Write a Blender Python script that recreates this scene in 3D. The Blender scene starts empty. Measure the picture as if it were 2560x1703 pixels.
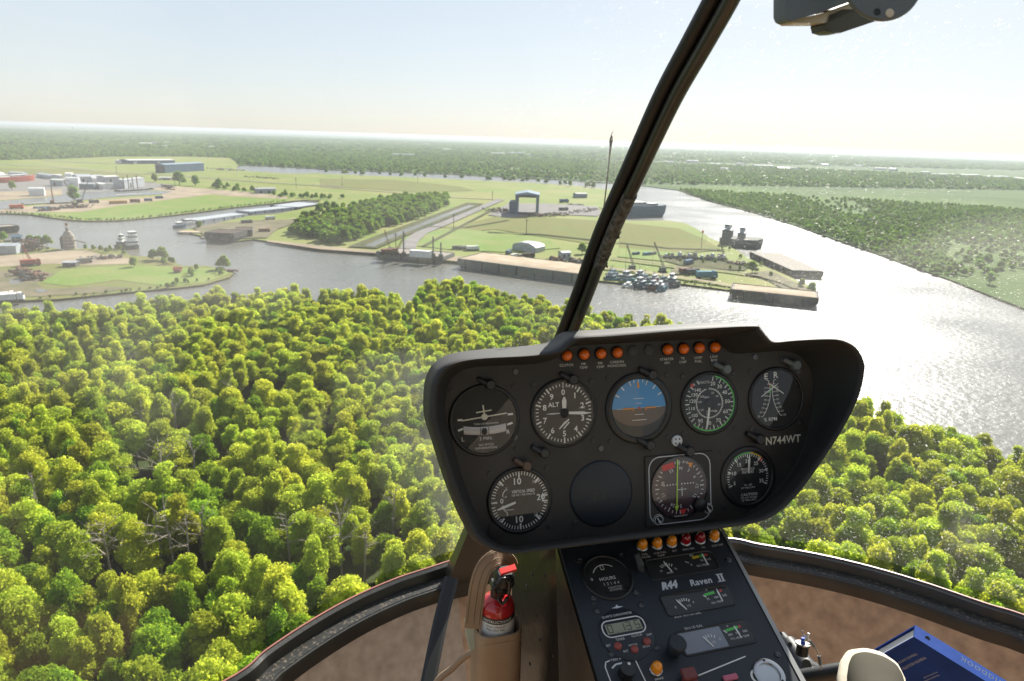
import bpy, bmesh, math, random
import numpy as np
from math import sin, cos, tan, pi, radians, atan, atan2, sqrt
from mathutils import Vector, Matrix
from mathutils.geometry import tessellate_polygon

SC = bpy.context.scene
COL = SC.collection
random.seed(7)
ALT = 95.0
# ------------------------------------------------------------------ camera, world, sun, exposure
FPX = 24 / 36 * 2560                      # focal length in photograph pixels
PITCH = atan((851.5 - 345) * cos(atan(.0328)) / FPX)
ROLL = atan(.0328)
YAW = radians(15)
cf = Vector((sin(YAW) * cos(PITCH), cos(YAW) * cos(PITCH), -sin(PITCH)))
r0 = Vector((cos(YAW), -sin(YAW), 0)); u0 = r0.cross(cf)
cr = (r0 * cos(ROLL) + u0 * sin(ROLL)).normalized()
cu = cr.cross(cf)
EYE = Vector((0, 0, ALT))
cam_d = bpy.data.cameras.new('camera'); cam = bpy.data.objects.new('camera', cam_d); COL.objects.link(cam)
cam_d.lens = 24; cam_d.sensor_width = 36; cam_d.clip_start = .02; cam_d.clip_end = 80000
cam.matrix_world = Matrix((( cr.x, cu.x, -cf.x, EYE.x), (cr.y, cu.y, -cf.y, EYE.y), (cr.z, cu.z, -cf.z, EYE.z), (0, 0, 0, 1)))
cam_d.dof.use_dof = True; cam_d.dof.focus_distance = .86; cam_d.dof.aperture_fstop = 16.0
SC.camera = cam

SUN_AZ = radians(40)      # clockwise from +Y, the helicopter's nose
SUN_EL = radians(33)
world = bpy.data.worlds.new('World'); SC.world = world; world.use_nodes = True
wn = world.node_tree; wn.nodes.clear()
sky = wn.nodes.new('ShaderNodeTexSky'); sky.sky_type = 'NISHITA'; sky.sun_disc = False
sky.sun_elevation = SUN_EL; sky.sun_rotation = SUN_AZ; sky.air_density = 1.0; sky.dust_density = .45; sky.ozone_density = 1.0; sky.altitude = 100
bg = wn.nodes.new('ShaderNodeBackground'); bg.inputs[1].default_value = .05
wo = wn.nodes.new('ShaderNodeOutputWorld')
gm = wn.nodes.new('ShaderNodeGamma'); gm.inputs[1].default_value = .36      # a milky, humid sky: much more even than clear air
ms = wn.nodes.new('ShaderNodeMix'); ms.data_type = 'RGBA'; ms.blend_type = 'MULTIPLY'; ms.inputs[0].default_value = 1; ms.inputs[7].default_value = (3.3, 3.4, 3.6, 1); ms.clamp_result = False
wn.links.new(sky.outputs[0], gm.inputs[0]); wn.links.new(gm.outputs[0], ms.inputs[6]); wn.links.new(ms.outputs[2], bg.inputs[0]); wn.links.new(bg.outputs[0], wo.inputs[0])
sl = bpy.data.lights.new('sun', 'SUN'); so = bpy.data.objects.new('sun', sl); COL.objects.link(so)
sl.energy = 5.0; sl.angle = radians(.5); sl.color = (1, .95, .87)
sdir = Vector((sin(SUN_AZ) * cos(SUN_EL), cos(SUN_AZ) * cos(SUN_EL), sin(SUN_EL)))
so.rotation_euler = sdir.to_track_quat('Z', 'Y').to_euler(); so.location = (0, 0, 300)
vs = SC.view_settings; vs.view_transform = 'Standard'; vs.look = 'None'; vs.gamma = 1; vs.exposure = 1.32; vs.use_curve_mapping = False
SC.cycles.max_bounces = 8; SC.cycles.transparent_max_bounces = 16; SC.cycles.volume_bounces = 0
SC.cycles.sample_clamp_indirect = 6

# ------------------------------------------------------------------ pixel helpers (to read real places off the photograph)
def ray(x, y): return cf + cr * ((x - 1280) / FPX) + cu * ((851.5 - y) / FPX)
def P(x, y, d): return EYE + ray(x, y) * d
def onz(x, y, z): r = ray(x, y); return EYE + r * ((z - ALT) / r.z)
def onplane(x, y, O, N): r = ray(x, y); return EYE + r * ((O - EYE).dot(N) / r.dot(N))
def G(p, z=1.2):
    x, y = p
    ha = 312 + .0031 * x + 1.16e-5 * x * x; hl = 303 + .0328 * x
    if 0 <= x <= 2560: y = y + (hl - ha) * math.exp(-max(0, y - ha) / 120)
    return onz(x, y, z)
def n1(x, y): return (x * .36488, 280 + y * .36488)
def n2(x, y): return (800 + x * .36488, 280 + y * .36488)
def n3(x, y): return (1500 + x * .49096, 280 + y * .49096)
def n4(x, y): return (x * .18244, 380 + y * .18244)
def n5(x, y): return (1480 + x * .26305, 560 + y * .26305)
def n6(x, y): return (1180 + x * .15304, 460 + y * .15304)

# ------------------------------------------------------------------ materials
MATS = {}
def mat(name, c, rough=.6, metal=0., c2=None, scale=8., bump=0., bscale=None, spec=.5, coat=0., rnd=0., obj=True, detail=4, lo=.35, hi=.65):
    if name in MATS: return MATS[name]
    m = bpy.data.materials.new(name); MATS[name] = m; m.use_nodes = True
    nt = m.node_tree; n = nt.nodes; L = nt.links.new; b = n['Principled BSDF']
    b.inputs['Roughness'].default_value = rough; b.inputs['Metallic'].default_value = metal
    b.inputs['Specular IOR Level'].default_value = spec; b.inputs['Coat Weight'].default_value = coat
    tc = n.new('ShaderNodeTexCoord'); co = tc.outputs['Object']
    if c2 is None: c2 = tuple(v * .72 for v in c)
    nz = n.new('ShaderNodeTexNoise'); nz.inputs['Scale'].default_value = scale; nz.inputs['Detail'].default_value = detail
    L(co, nz.inputs['Vector'])
    mr = n.new('ShaderNodeMapRange'); mr.inputs[1].default_value = lo; mr.inputs[2].default_value = hi
    L(nz.outputs[0], mr.inputs[0])
    mx = n.new('ShaderNodeMix'); mx.data_type = 'RGBA'; mx.inputs[6].default_value = (*c, 1); mx.inputs[7].default_value = (*c2, 1)
    L(mr.outputs[0], mx.inputs[0]); out = mx.outputs[2]
    if rnd:
        oi = n.new('ShaderNodeObjectInfo'); hs = n.new('ShaderNodeHueSaturation')
        mr2 = n.new('ShaderNodeMapRange'); mr2.inputs[3].default_value = 1 - rnd; mr2.inputs[4].default_value = 1 + rnd
        L(oi.outputs['Random'], mr2.inputs[0]); L(mr2.outputs[0], hs.inputs['Value']); L(out, hs.inputs['Color']); out = hs.outputs[0]
    L(out, b.inputs['Base Color'])
    if bump:
        nb = n.new('ShaderNodeTexNoise'); nb.inputs['Scale'].default_value = bscale or scale * 4; nb.inputs['Detail'].default_value = 3
        L(co, nb.inputs['Vector'])
        bp = n.new('ShaderNodeBump'); bp.inputs['Strength'].default_value = bump; bp.inputs['Distance'].default_value = .3 / (bscale or scale * 4)
        L(nb.outputs[0], bp.inputs['Height']); L(bp.outputs[0], b.inputs['Normal'])
    return m

def foliage(name, c, trans, rnd=.25, scale=.35):
    m = bpy.data.materials.new(name); MATS[name] = m; m.use_nodes = True
    nt = m.node_tree; n = nt.nodes; L = nt.links.new; n.clear()
    o = n.new('ShaderNodeOutputMaterial'); d = n.new('ShaderNodeBsdfDiffuse'); t = n.new('ShaderNodeBsdfTranslucent'); mix = n.new('ShaderNodeMixShader')
    oi = n.new('ShaderNodeObjectInfo'); tc = n.new('ShaderNodeTexCoord'); nz = n.new('ShaderNodeTexNoise'); nz.inputs['Scale'].default_value = scale; nz.inputs['Detail'].default_value = 3
    L(tc.outputs['Object'], nz.inputs['Vector'])
    ad = n.new('ShaderNodeMath'); ad.operation = 'MULTIPLY_ADD'; L(oi.outputs['Random'], ad.inputs[0]); ad.inputs[1].default_value = rnd * 2; ad.inputs[2].default_value = 1 - rnd
    mr = n.new('ShaderNodeMapRange'); mr.inputs[1].default_value = .3; mr.inputs[2].default_value = .7; mr.inputs[3].default_value = .8; mr.inputs[4].default_value = 1.2
    L(nz.outputs[0], mr.inputs[0])
    mu = n.new('ShaderNodeMath'); mu.operation = 'MULTIPLY'; L(ad.outputs[0], mu.inputs[0]); L(mr.outputs[0], mu.inputs[1])
    hu = n.new('ShaderNodeMath'); hu.operation = 'MULTIPLY_ADD'; hu.inputs[1].default_value = .03; hu.inputs[2].default_value = .49
    fr = n.new('ShaderNodeMath'); fr.operation = 'FRACT'; m7 = n.new('ShaderNodeMath'); m7.operation = 'MULTIPLY'; m7.inputs[1].default_value = 7.3
    L(oi.outputs['Random'], m7.inputs[0]); L(m7.outputs[0], fr.inputs[0]); L(fr.outputs[0], hu.inputs[0])
    for sh, col in ((d, c), (t, trans)):
        hs = n.new('ShaderNodeHueSaturation'); hs.inputs['Color'].default_value = (*col, 1)
        L(mu.outputs[0], hs.inputs['Value']); L(hu.outputs[0], hs.inputs['Hue']); L(hs.outputs[0], sh.inputs['Color'])
    mix.inputs[0].default_value = .5
    L(d.outputs[0], mix.inputs[1]); L(t.outputs[0], mix.inputs[2]); L(mix.outputs[0], o.inputs[0])
    return m

def glassy(name, refl=.05, tint=(1, 1, 1), dirt=False):
    m = bpy.data.materials.new(name); MATS[name] = m; m.use_nodes = True
    nt = m.node_tree; n = nt.nodes; L = nt.links.new; n.clear()
    o = n.new('ShaderNodeOutputMaterial'); t = n.new('ShaderNodeBsdfTransparent'); t.inputs[0].default_value = (*tint, 1)
    g = n.new('ShaderNodeBsdfGlossy'); g.inputs['Roughness'].default_value = .02 if not dirt else .03
    mix = n.new('ShaderNodeMixShader'); mix.inputs[0].default_value = refl
    L(t.outputs[0], mix.inputs[1]); L(g.outputs[0], mix.inputs[2]); out = mix.outputs[0]
    if dirt:
        tc = n.new('ShaderNodeTexCoord')
        df = n.new('ShaderNodeBsdfDiffuse'); df.inputs[0].default_value = (.75, .72, .66, 1)
        tl = n.new('ShaderNodeBsdfTranslucent'); tl.inputs[0].default_value = (.85, .82, .76, 1)
        dm = n.new('ShaderNodeMixShader'); dm.inputs[0].default_value = .7; L(df.outputs[0], dm.inputs[1]); L(tl.outputs[0], dm.inputs[2])
        def specks(scale, thr, dens, stretch):
            mp = n.new('ShaderNodeMapping'); mp.inputs['Scale'].default_value = stretch; mp.inputs['Rotation'].default_value = (.3, .5, .7)
            L(tc.outputs['Object'], mp.inputs[0])
            wn_ = n.new('ShaderNodeTexNoise'); wn_.inputs['Scale'].default_value = scale * 1.7; L(mp.outputs[0], wn_.inputs['Vector'])
            mm = n.new('ShaderNodeMix'); mm.data_type = 'RGBA'; mm.blend_type = 'LINEAR_LIGHT'; mm.inputs[0].default_value = .008
            L(mp.outputs[0], mm.inputs[6]); L(wn_.outputs[1], mm.inputs[7])
            v = n.new('ShaderNodeTexVoronoi'); v.inputs['Scale'].default_value = scale; L(mm.outputs[2], v.inputs['Vector'])
            c = n.new('ShaderNodeSeparateColor'); L(v.outputs['Color'], c.inputs[0])
            rad = n.new('ShaderNodeMapRange'); rad.inputs[1].default_value = dens; rad.inputs[2].default_value = 1; rad.inputs[3].default_value = 0; rad.inputs[4].default_value = thr
            L(c.outputs[0], rad.inputs[0])
            lt = n.new('ShaderNodeMath'); lt.operation = 'LESS_THAN'; L(v.outputs['Distance'], lt.inputs[0]); L(rad.outputs[0], lt.inputs[1])
            mk = n.new('ShaderNodeTexNoise'); mk.inputs['Scale'].default_value = 3.1; L(tc.outputs['Object'], mk.inputs['Vector'])
            mr = n.new('ShaderNodeMapRange'); mr.inputs[1].default_value = .36; mr.inputs[2].default_value = .56; L(mk.outputs[0], mr.inputs[0])
            mu = n.new('ShaderNodeMath'); mu.operation = 'MULTIPLY'; L(lt.outputs[0], mu.inputs[0]); L(mr.outputs[0], mu.inputs[1]); return mu.outputs[0]
        a = specks(210, .28, .5, (1, 1, 1)); b = specks(60, .11, .45, (1, 2.6, .8))
        mxx = n.new('ShaderNodeMath'); mxx.operation = 'MAXIMUM'; L(a, mxx.inputs[0]); L(b, mxx.inputs[1])
        sm = n.new('ShaderNodeTexNoise'); sm.inputs['Scale'].default_value = 2.2; sm.inputs['Detail'].default_value = 5; L(tc.outputs['Object'], sm.inputs['Vector'])
        sr = n.new('ShaderNodeMapRange'); sr.inputs[1].default_value = .5; sr.inputs[2].default_value = .78; sr.inputs[3].default_value = .014; sr.inputs[4].default_value = .14; L(sm.outputs[0], sr.inputs[0])  # smear patches over a thin overall film that imitates veiling glare
        ml = n.new('ShaderNodeMath'); ml.operation = 'MULTIPLY'; L(mxx.outputs[0], ml.inputs[0])
        ge = n.new('ShaderNodeNewGeometry'); sx = n.new('ShaderNodeSeparateXYZ'); L(ge.outputs['Position'], sx.inputs[0]); rx = n.new('ShaderNodeMapRange'); rx.inputs[1].default_value = .05; rx.inputs[2].default_value = .6; rx.inputs[3].default_value = .12; rx.inputs[4].default_value = .85
        L(sx.outputs[0], rx.inputs[0]); L(rx.outputs[0], ml.inputs[1])
        sa = n.new('ShaderNodeMath'); sa.operation = 'ADD'; sa.use_clamp = True; L(ml.outputs[0], sa.inputs[0]); L(sr.outputs[0], sa.inputs[1])
        m2 = n.new('ShaderNodeMixShader'); L(sa.outputs[0], m2.inputs[0]); L(out, m2.inputs[1]); L(dm.outputs[0], m2.inputs[2]); out = m2.outputs[0]
    L(out, o.inputs[0])
    return m

# ------------------------------------------------------------------ mesh builder
ORG = {}
def thing(name, label, cat, loc=(0, 0, 0), group=None, rz=0):
    o = bpy.data.objects.new(name, None); COL.objects.link(o); o.location = loc; o.rotation_euler[2] = rz
    o.empty_display_size = .1
    o['label'] = label; o['category'] = cat
    if group: o['group'] = group
    ORG[o.name] = Vector(loc); return o
def tag(o, label=None, cat=None, group=None, kind=None):
    for k, v in (('label', label), ('category', cat), ('group', group), ('kind', kind)):
        if v: o[k] = v
    return o

class MB:
    """collects geometry in a local frame (O; X, Y, Z scaled by s) and links it as one mesh object"""
    def __init__(s, O=(0, 0, 0), X=(1, 0, 0), Y=(0, 1, 0), Z=(0, 0, 1), k=1.):
        s.v = []; s.f = []; s.m = []; s.mi = 0
        s.O = Vector(O); s.X = Vector(X) * k; s.Y = Vector(Y) * k; s.Z = Vector(Z) * k
    def w(s, p): return s.O + s.X * p[0] + s.Y * p[1] + s.Z * p[2]
    def add(s, vs, fs):
        b = len(s.v); s.v += [s.w(p) for p in vs]
        s.f += [tuple(b + i for i in f) for f in fs]; s.m += [s.mi] * len(fs)
        return s
    def box(s, x0, y0, z0, x1, y1, z1, bev=0):
        if bev:
            a = min(bev, abs(x1 - x0) * .45, abs(y1 - y0) * .45, abs(z1 - z0) * .45)
            ring = lambda i, z: [(x0 + i, y0 + a, z), (x0 + a, y0 + i, z), (x1 - a, y0 + i, z), (x1 - i, y0 + a, z), (x1 - i, y1 - a, z), (x1 - a, y1 - i, z), (x0 + a, y1 - i, z), (x0 + i, y1 - a, z)]
            return s.loft([ring(a * .7, z0), ring(0, z0 + a), ring(0, z1 - a), ring(a * .7, z1)], True, True)
        v = [(x, y, z) for x in (x0, x1) for y in (y0, y1) for z in (z0, z1)]
        return s.add(v, [(0, 1, 3, 2), (4, 6, 7, 5), (0, 4, 5, 1), (2, 3, 7, 6), (0, 2, 6, 4), (1, 5, 7, 3)])
    def obox(s, c, ax, ay, az):
        c = Vector(c); ax = Vector(ax); ay = Vector(ay); az = Vector(az)
        v = [c + ax * i + ay * j + az * k for i in (-.5, .5) for j in (-.5, .5) for k in (-.5, .5)]
        return s.add([tuple(p) for p in v], [(0, 1, 3, 2), (4, 6, 7, 5), (0, 4, 5, 1), (2, 3, 7, 6), (0, 2, 6, 4), (1, 5, 7, 3)])
    def loft(s, rings, closed=True, cap=False):
        n = len(rings[0]); vs = [tuple(p) for r in rings for p in r]; fs = []
        for i in range(len(rings) - 1):
            for j in range(n if closed else n - 1):
                k = (j + 1) % n; fs.append((i * n + j, i * n + k, (i + 1) * n + k, (i + 1) * n + j))
        if cap: fs.append(tuple(range(n))[::-1]); fs.append(tuple((len(rings) - 1) * n + j for j in range(n)))
        return s.add(vs, fs)
    def lathe(s, prof, n=40, c=(0, 0), sx=1, sy=1, cap=False):
        rings = [[(c[0] + r * cos(2 * pi * j / n) * sx, c[1] + r * sin(2 * pi * j / n) * sy, z) for j in range(n)] for r, z in prof]
        return s.loft(rings, True, cap)
    def disc(s, r, z=0, c=(0, 0), n=40): return s.poly([(c[0] + r * cos(2 * pi * j / n), c[1] + r * sin(2 * pi * j / n), z) for j in range(n)])
    def poly(s, pts):
        return s.add([tuple(p) for p in pts], [tuple(range(len(pts)))])
    def cpoly(s, pts):          # concave polygon
        t = tessellate_polygon([[Vector(p) for p in pts]]); return s.add([tuple(p) for p in pts], [tuple(x) for x in t])
    def tube(s, path, rad, n=8, cap=True):
        path = [Vector(p) for p in path]; rings = []
        if not isinstance(rad, (list, tuple)): rad = [rad] * len(path)
        ref = Vector((0, 0, 1))
        for i, p in enumerate(path):
            d = (path[min(i + 1, len(path) - 1)] - path[max(i - 1, 0)]).normalized()
            a = d.cross(ref if abs(d.dot(ref)) < .95 else Vector((1, 0, 0))).normalized()
            b = d.cross(a).normalized()
            rings.append([tuple(p + a * rad[i] * cos(2 * pi * j / n) + b * rad[i] * sin(2 * pi * j / n)) for j in range(n)])
        return s.loft(rings, True, cap)
    def bar(s, a, b, w, h, z): # flat 2D bar with thickness in local xy
        a = Vector((a[0], a[1])); b = Vector((b[0], b[1])); d = (b - a).normalized(); q = Vector((-d.y, d.x)) * w / 2
        pts = [a - q, b - q, b + q, a + q]
        if not h: return s.poly([(p.x, p.y, z) for p in pts])
        return s.loft([[(p.x, p.y, z) for p in pts], [(p.x, p.y, z + h) for p in pts]], True, True)
    def strip(s, pts, w, z, closed=False):
        n = len(pts)
        for i in range(n if closed else n - 1): s.bar(pts[i], pts[(i + 1) % n], w, 0, z)
        return s
    def text(s, t, x, y, h, z=0, rot=0, shear=0, wscale=1., bold=0.):
        vs, fs, w = text_geom(t, bold, shear)
        k = h / .7; cr_, sr_ = cos(rot), sin(rot)
        out = []
        for a, b in vs:
            a = (a - w / 2) * k * wscale; b = (b - .35) * k
            out.append((x + a * cr_ - b * sr_, y + a * sr_ + b * cr_, z))
        return s.add(out, fs)
    def build(s, name, mats, parent=None, smooth=False, kind=None, origin=None, edge=None):
        me = bpy.data.meshes.new(name)
        if origin is None:
            a = np.array([tuple(p) for p in s.v]); c = Vector(((a.min(0) + a.max(0)) / 2).tolist())
            if parent is None: c.z = a[:, 2].min()
        else: c = Vector(origin)
        me.from_pydata([tuple(p - c) for p in s.v], [], s.f); 
        for m in (mats if isinstance(mats, (list, tuple)) else [mats]): me.materials.append(m)
        if max(s.m, default=0): me.polygons.foreach_set('material_index', s.m)
        if smooth:
            me.polygons.foreach_set('use_smooth', [True] * len(me.polygons))
            try: me.set_sharp_from_angle(angle=radians(edge or 40))
            except Exception: pass
        me.validate(); me.update()
        o = bpy.data.objects.new(name, me); COL.objects.link(o)
        if parent is not None:
            o.parent = parent; o.location = c - ORG[parent.name]
        else: o.location = c
        ORG[o.name] = c
        if kind: o['kind'] = kind
        return o
TXT = {}
def text_geom(t, bold, shear):
    key = (t, bold, shear)
    if key not in TXT:
        cu_ = bpy.data.curves.new('t', 'FONT'); cu_.body = t; cu_.resolution_u = 2; cu_.offset = bold; cu_.shear = shear; cu_.space_character = 1.05
        ob = bpy.data.objects.new('t', cu_); me = ob.to_mesh()
        vs = [(v.co.x, v.co.y) for v in me.vertices]; fs = [tuple(p.vertices) for p in me.polygons]
        ob.to_mesh_clear(); bpy.data.objects.remove(ob); bpy.data.curves.remove(cu_)
        w = max((v[0] for v in vs), default=0) + min((v[0] for v in vs), default=0)
        TXT[key] = (vs, fs, w)
    return TXT[key]
def copy_tree(o, parent=None):
    c = o.copy(); COL.objects.link(c)
    if parent is not None: c.parent = parent
    for ch in list(o.children): copy_tree(ch, c)
    return c
def crv(pts, n):               # Catmull-Rom through points
    pts = [Vector(p) for p in pts]; out = []
    q = [pts[0] * 2 - pts[1]] + pts + [pts[-1] * 2 - pts[-2]]
    seg = len(pts) - 1
    for i in range(n):
        t = i / (n - 1) * seg; k = min(int(t), seg - 1); u = t - k
        a, b, c, d = q[k:k + 4]
        out.append(.5 * ((2 * b) + (c - a) * u + (2 * a - 5 * b + 4 * c - d) * u * u + (3 * b - a - 3 * c + d) * u ** 3))
    return out
def inside(px, py, poly):
    res = np.zeros(len(px), bool); n = len(poly)
    for i in range(n):
        x1, y1 = poly[i][:2]; x2, y2 = poly[(i + 1) % n][:2]
        if y1 == y2: continue
        c = ((y1 > py) != (y2 > py)) & (px < (x2 - x1) * (py - y1) / (y2 - y1) + x1)
        res ^= c
    return res
# ================================================================== LANDSCAPE
M_grass = mat('meadow grass', (.13, .18, .032), .9, c2=(.2, .2, .062), scale=.012, detail=10, rnd=0, bump=.3, bscale=.3, spec=.1)
M_grass2 = mat('bright grass', (.11, .185, .025), .9, c2=(.165, .195, .05), scale=.03, detail=12, bump=.3, bscale=.3, spec=.1)
M_marsh = mat('marsh and wood ground', (.05, .09, .022), .95, c2=(.085, .13, .034), scale=.006, detail=12, bump=.4, bscale=.08, spec=.05)
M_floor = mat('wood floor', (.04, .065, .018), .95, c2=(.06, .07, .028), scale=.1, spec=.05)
M_sand = mat('pale sand', (.32, .255, .175), .95, c2=(.21, .17, .12), scale=.03, detail=8, spec=.1)
M_sand2 = mat('barge sand', (.42, .34, .25), .95, c2=(.34, .26, .18), scale=.08, detail=8, spec=.1)
M_dirt = mat('dirt', (.17, .14, .09), .95, c2=(.1, .1, .05), scale=.05, detail=8, spec=.1)
M_gravel = mat('grey gravel', (.2, .19, .18), .95, c2=(.15, .14, .13), scale=.06, detail=8, spec=.1)
M_olive = mat('dry grass', (.15, .145, .05), .95, c2=(.13, .15, .045), scale=.03, detail=9, spec=.05)
M_dark = mat('dark marsh', (.05, .065, .025), .95, c2=(.09, .085, .04), scale=.03, detail=9, spec=.05)
M_reed = mat('marsh grass green', (.07, .12, .028), .95, c2=(.1, .15, .038), scale=.01, detail=12, bump=.4, bscale=.1, spec=.05)
M_bank = mat('bank reeds', (.035, .05, .018), .95, c2=(.07, .06, .035), scale=.2, spec=.05)

mw = bpy.data.materials.new('river water'); MATS['water'] = mw; mw.use_nodes = True
n = mw.node_tree.nodes; L = mw.node_tree.links.new; b = n['Principled BSDF']
b.inputs['Base Color'].default_value = (.125, .122, .105, 1); b.inputs['IOR'].default_value = 1.33
tc = n.new('ShaderNodeTexCoord')
na = n.new('ShaderNodeTexNoise'); na.inputs['Scale'].default_value = .3; na.inputs['Detail'].default_value = 6; L(tc.outputs['Object'], na.inputs['Vector'])
nb = n.new('ShaderNodeTexNoise'); nb.inputs['Scale'].default_value = .012; nb.inputs['Detail'].default_value = 4; L(tc.outputs['Object'], nb.inputs['Vector'])
mr = n.new('ShaderNodeMapRange'); mr.inputs[1].default_value = .35; mr.inputs[2].default_value = .65; mr.inputs[3].default_value = .2; mr.inputs[4].default_value = .29
L(nb.outputs[0], mr.inputs[0]); L(mr.outputs[0], b.inputs['Roughness'])
bp = n.new('ShaderNodeBump'); bp.inputs['Strength'].default_value = .5; bp.inputs['Distance'].default_value = .8
L(na.outputs[0], bp.inputs['Height']); L(bp.outputs[0], b.inputs['Normal'])

def sheet(name, pts, m, z=1.2, kind='structure', **kw):
    mb = MB(); ps = [p if isinstance(p, Vector) else G(p, z) for p in pts]
    mb.cpoly([(p.x, p.y, z) for p in ps]); o = mb.build(name, m, kind=kind); return o, ps
BIG = 32000
wmb = MB(); wmb.poly([(-BIG, -3000, 0), (BIG, -3000, 0), (BIG, BIG, 0), (-BIG, BIG, 0)])
wmb.build('water', mw, kind='structure', origin=(0, 0, 0))

def land(name, pts, m, z=1.2):
    ps = [p if isinstance(p, Vector) else G(p, z) for p in pts]
    mb = MB(); mb.cpoly([(p.x, p.y, z) for p in ps])
    mb.mi = 1; n_ = len(ps)
    mb.loft([[(p.x, p.y, z) for p in ps], [(p.x, p.y, -2) for p in ps]], True)
    mb.build(name, [m, M_bank], kind='structure', origin=(0, 0, 0)); return ps
def V2(x, y, z=1.2): return Vector((x, y, z))
near_shore = [n1(-900, 640), n1(0, 696), n1(200, 704), n1(370, 727), n1(480, 740), n1(600, 747), n1(830, 743), n1(1000, 727), n1(1300, 692), n1(1600, 652), n1(1850, 625), n1(2000, 606), n1(2080, 598),
    n1(2200, 604), n1(2060, 662), n1(1900, 695), n1(1700, 710), n1(1450, 770), n1(1320, 795), n1(1230, 815), n1(1400, 850), n1(1600, 885), n1(1740, 870), n1(1830, 882), n1(2100, 917), n1(2357, 952),
    n2(380, 972), n2(600, 1000), n2(850, 1015), n2(930, 1030), n2(1300, 1100), n2(1760, 1160),
    n3(0, 858), n3(200, 878), n3(400, 872), n3(640, 903), n3(900, 925), n3(1090, 922), n3(1100, 903), n3(1060, 880), n3(1000, 855), n3(950, 830), n3(850, 790), n3(760, 745), n3(700, 705), n3(620, 665), n3(560, 640), n3(490, 590), n3(430, 562), n3(350, 550), n3(140, 550),
    n3(70, 520), n3(120, 440), n3(60, 385), n2(1960, 522), n2(1900, 512), n2(1700, 492), n2(1400, 472), n2(1000, 455), n2(600, 436), n2(0, 414), n1(2190, 411), n1(2000, 416), n1(1850, 408), n1(1700, 400), n1(1620, 382)]
far_bank = [n1(1600, 364), n1(1700, 360), n1(1900, 366), n1(2180, 380), n2(0, 383), n2(500, 401), n2(900, 415), n2(1140, 428), n2(1700, 456), n2(1960, 476), n3(200, 367), n3(400, 392), n3(550, 447), n3(800, 514), n3(1000, 577), n3(1170, 638), n3(1430, 728), n3(1600, 790), n3(1800, 860), n3(2000, 940), n3(2159, 1000), n3(2900, 1290)]
lb = G(near_shore[0]); re = G(far_bank[-1])
main = land('ground', near_shore + far_bank + [V2(re.x + 3000, re.y - 1500), V2(BIG - 10, 0), V2(BIG - 10, BIG - 10), V2(-BIG + 10, BIG - 10), V2(-BIG + 10, lb.y * .4)], M_marsh)
penin = land('peninsula', [n1(-1000, 845), n1(0, 880), n1(120, 885), n1(430, 945), n1(580, 935), n1(800, 935), n1(900, 985), n1(1130, 995), n1(1250, 1055), n1(1400, 1052), n1(1530, 1070), n1(1600, 1105), n1(1570, 1132), n1(1400, 1182), n1(1230, 1202), n1(1000, 1222), n1(700, 1252), n1(400, 1282), n1(130, 1292), n1(-100, 1315), n1(-1000, 1330)], M_olive)
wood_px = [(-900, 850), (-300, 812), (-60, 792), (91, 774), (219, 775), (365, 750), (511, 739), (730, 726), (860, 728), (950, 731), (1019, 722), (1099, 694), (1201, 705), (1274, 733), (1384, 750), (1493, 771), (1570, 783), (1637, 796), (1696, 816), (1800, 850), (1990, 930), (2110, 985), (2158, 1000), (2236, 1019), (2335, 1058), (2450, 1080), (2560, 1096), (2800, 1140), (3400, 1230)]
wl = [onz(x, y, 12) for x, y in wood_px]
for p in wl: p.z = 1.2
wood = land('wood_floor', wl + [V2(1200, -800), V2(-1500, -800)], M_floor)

# ---- sheets lying on the land (each a few centimetres above the last)
ZS = [1.25]
def patch(name, pts, m, z=None):
    ZS[0] += .06
    return sheet(name, pts, m, z or ZS[0])[0]
meadow_px = [n1(-900, 330), n1(0, 343), n1(400, 330), n1(800, 308), n1(1300, 303), n1(1580, 310), n1(1640, 350)] + near_shore[::-1][:-1] + [n1(-900, 620)]
patch('meadow', meadow_px, M_grass)
patch('grass_spit', [n1(560, 690), n1(800, 650), n1(1200, 600), n1(1460, 568), n1(1600, 580), n1(1980, 595), n1(1980, 604), n1(1850, 620), n1(1600, 647), n1(1300, 687), n1(1000, 722), n1(830, 738), n1(600, 742), n1(480, 735), n1(370, 722), n1(200, 700), n1(60, 692)], M_grass2)
patch('yard_sand', [n1(-300, 668), n1(0, 672), n1(150, 655), n1(350, 634), n1(600, 615), n1(800, 596), n1(1100, 577), n1(1140, 540), n1(1000, 530), n1(1100, 500), n1(1350, 520), n1(1700, 545), n1(1980, 578), n1(1960, 592), n1(1600, 575), n1(1450, 562), n1(1200, 593), n1(800, 643), n1(560, 685), n1(200, 692), n1(-300, 700)], M_sand)
patch('shipyard_gravel', [n1(-400, 425), n1(0, 425), n1(500, 450), n1(900, 470), n1(1200, 500), n1(1000, 535), n1(700, 552), n1(450, 570), n1(200, 592), n1(0, 610), n1(-400, 620)], M_gravel)
patch('yard_sand', [n4(-500, 560), n4(350, 545), n4(850, 520), n4(850, 590), n4(600, 630), n4(0, 670), n4(-500, 690)], M_sand)
patch('slip_water', [n4(-900, 720), n4(0, 682), n4(600, 635), n4(850, 600), n4(1100, 560), n4(1500, 545), n4(2000, 525), n4(2357, 540), n4(2200, 580), n4(1600, 615), n4(1300, 645), n4(1100, 665), n4(700, 705), n4(350, 735), n4(0, 800), n4(-900, 850)], mw)
patch('dry_field', [n1(0, 392), n1(500, 400), n1(950, 425), n1(1000, 445), n1(700, 450), n1(0, 425)], M_olive)
patch('dry_field', [n2(0, 450), n2(500, 455), n2(950, 500), n2(1060, 530), n2(700, 545), n2(0, 500)], M_olive)
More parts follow.
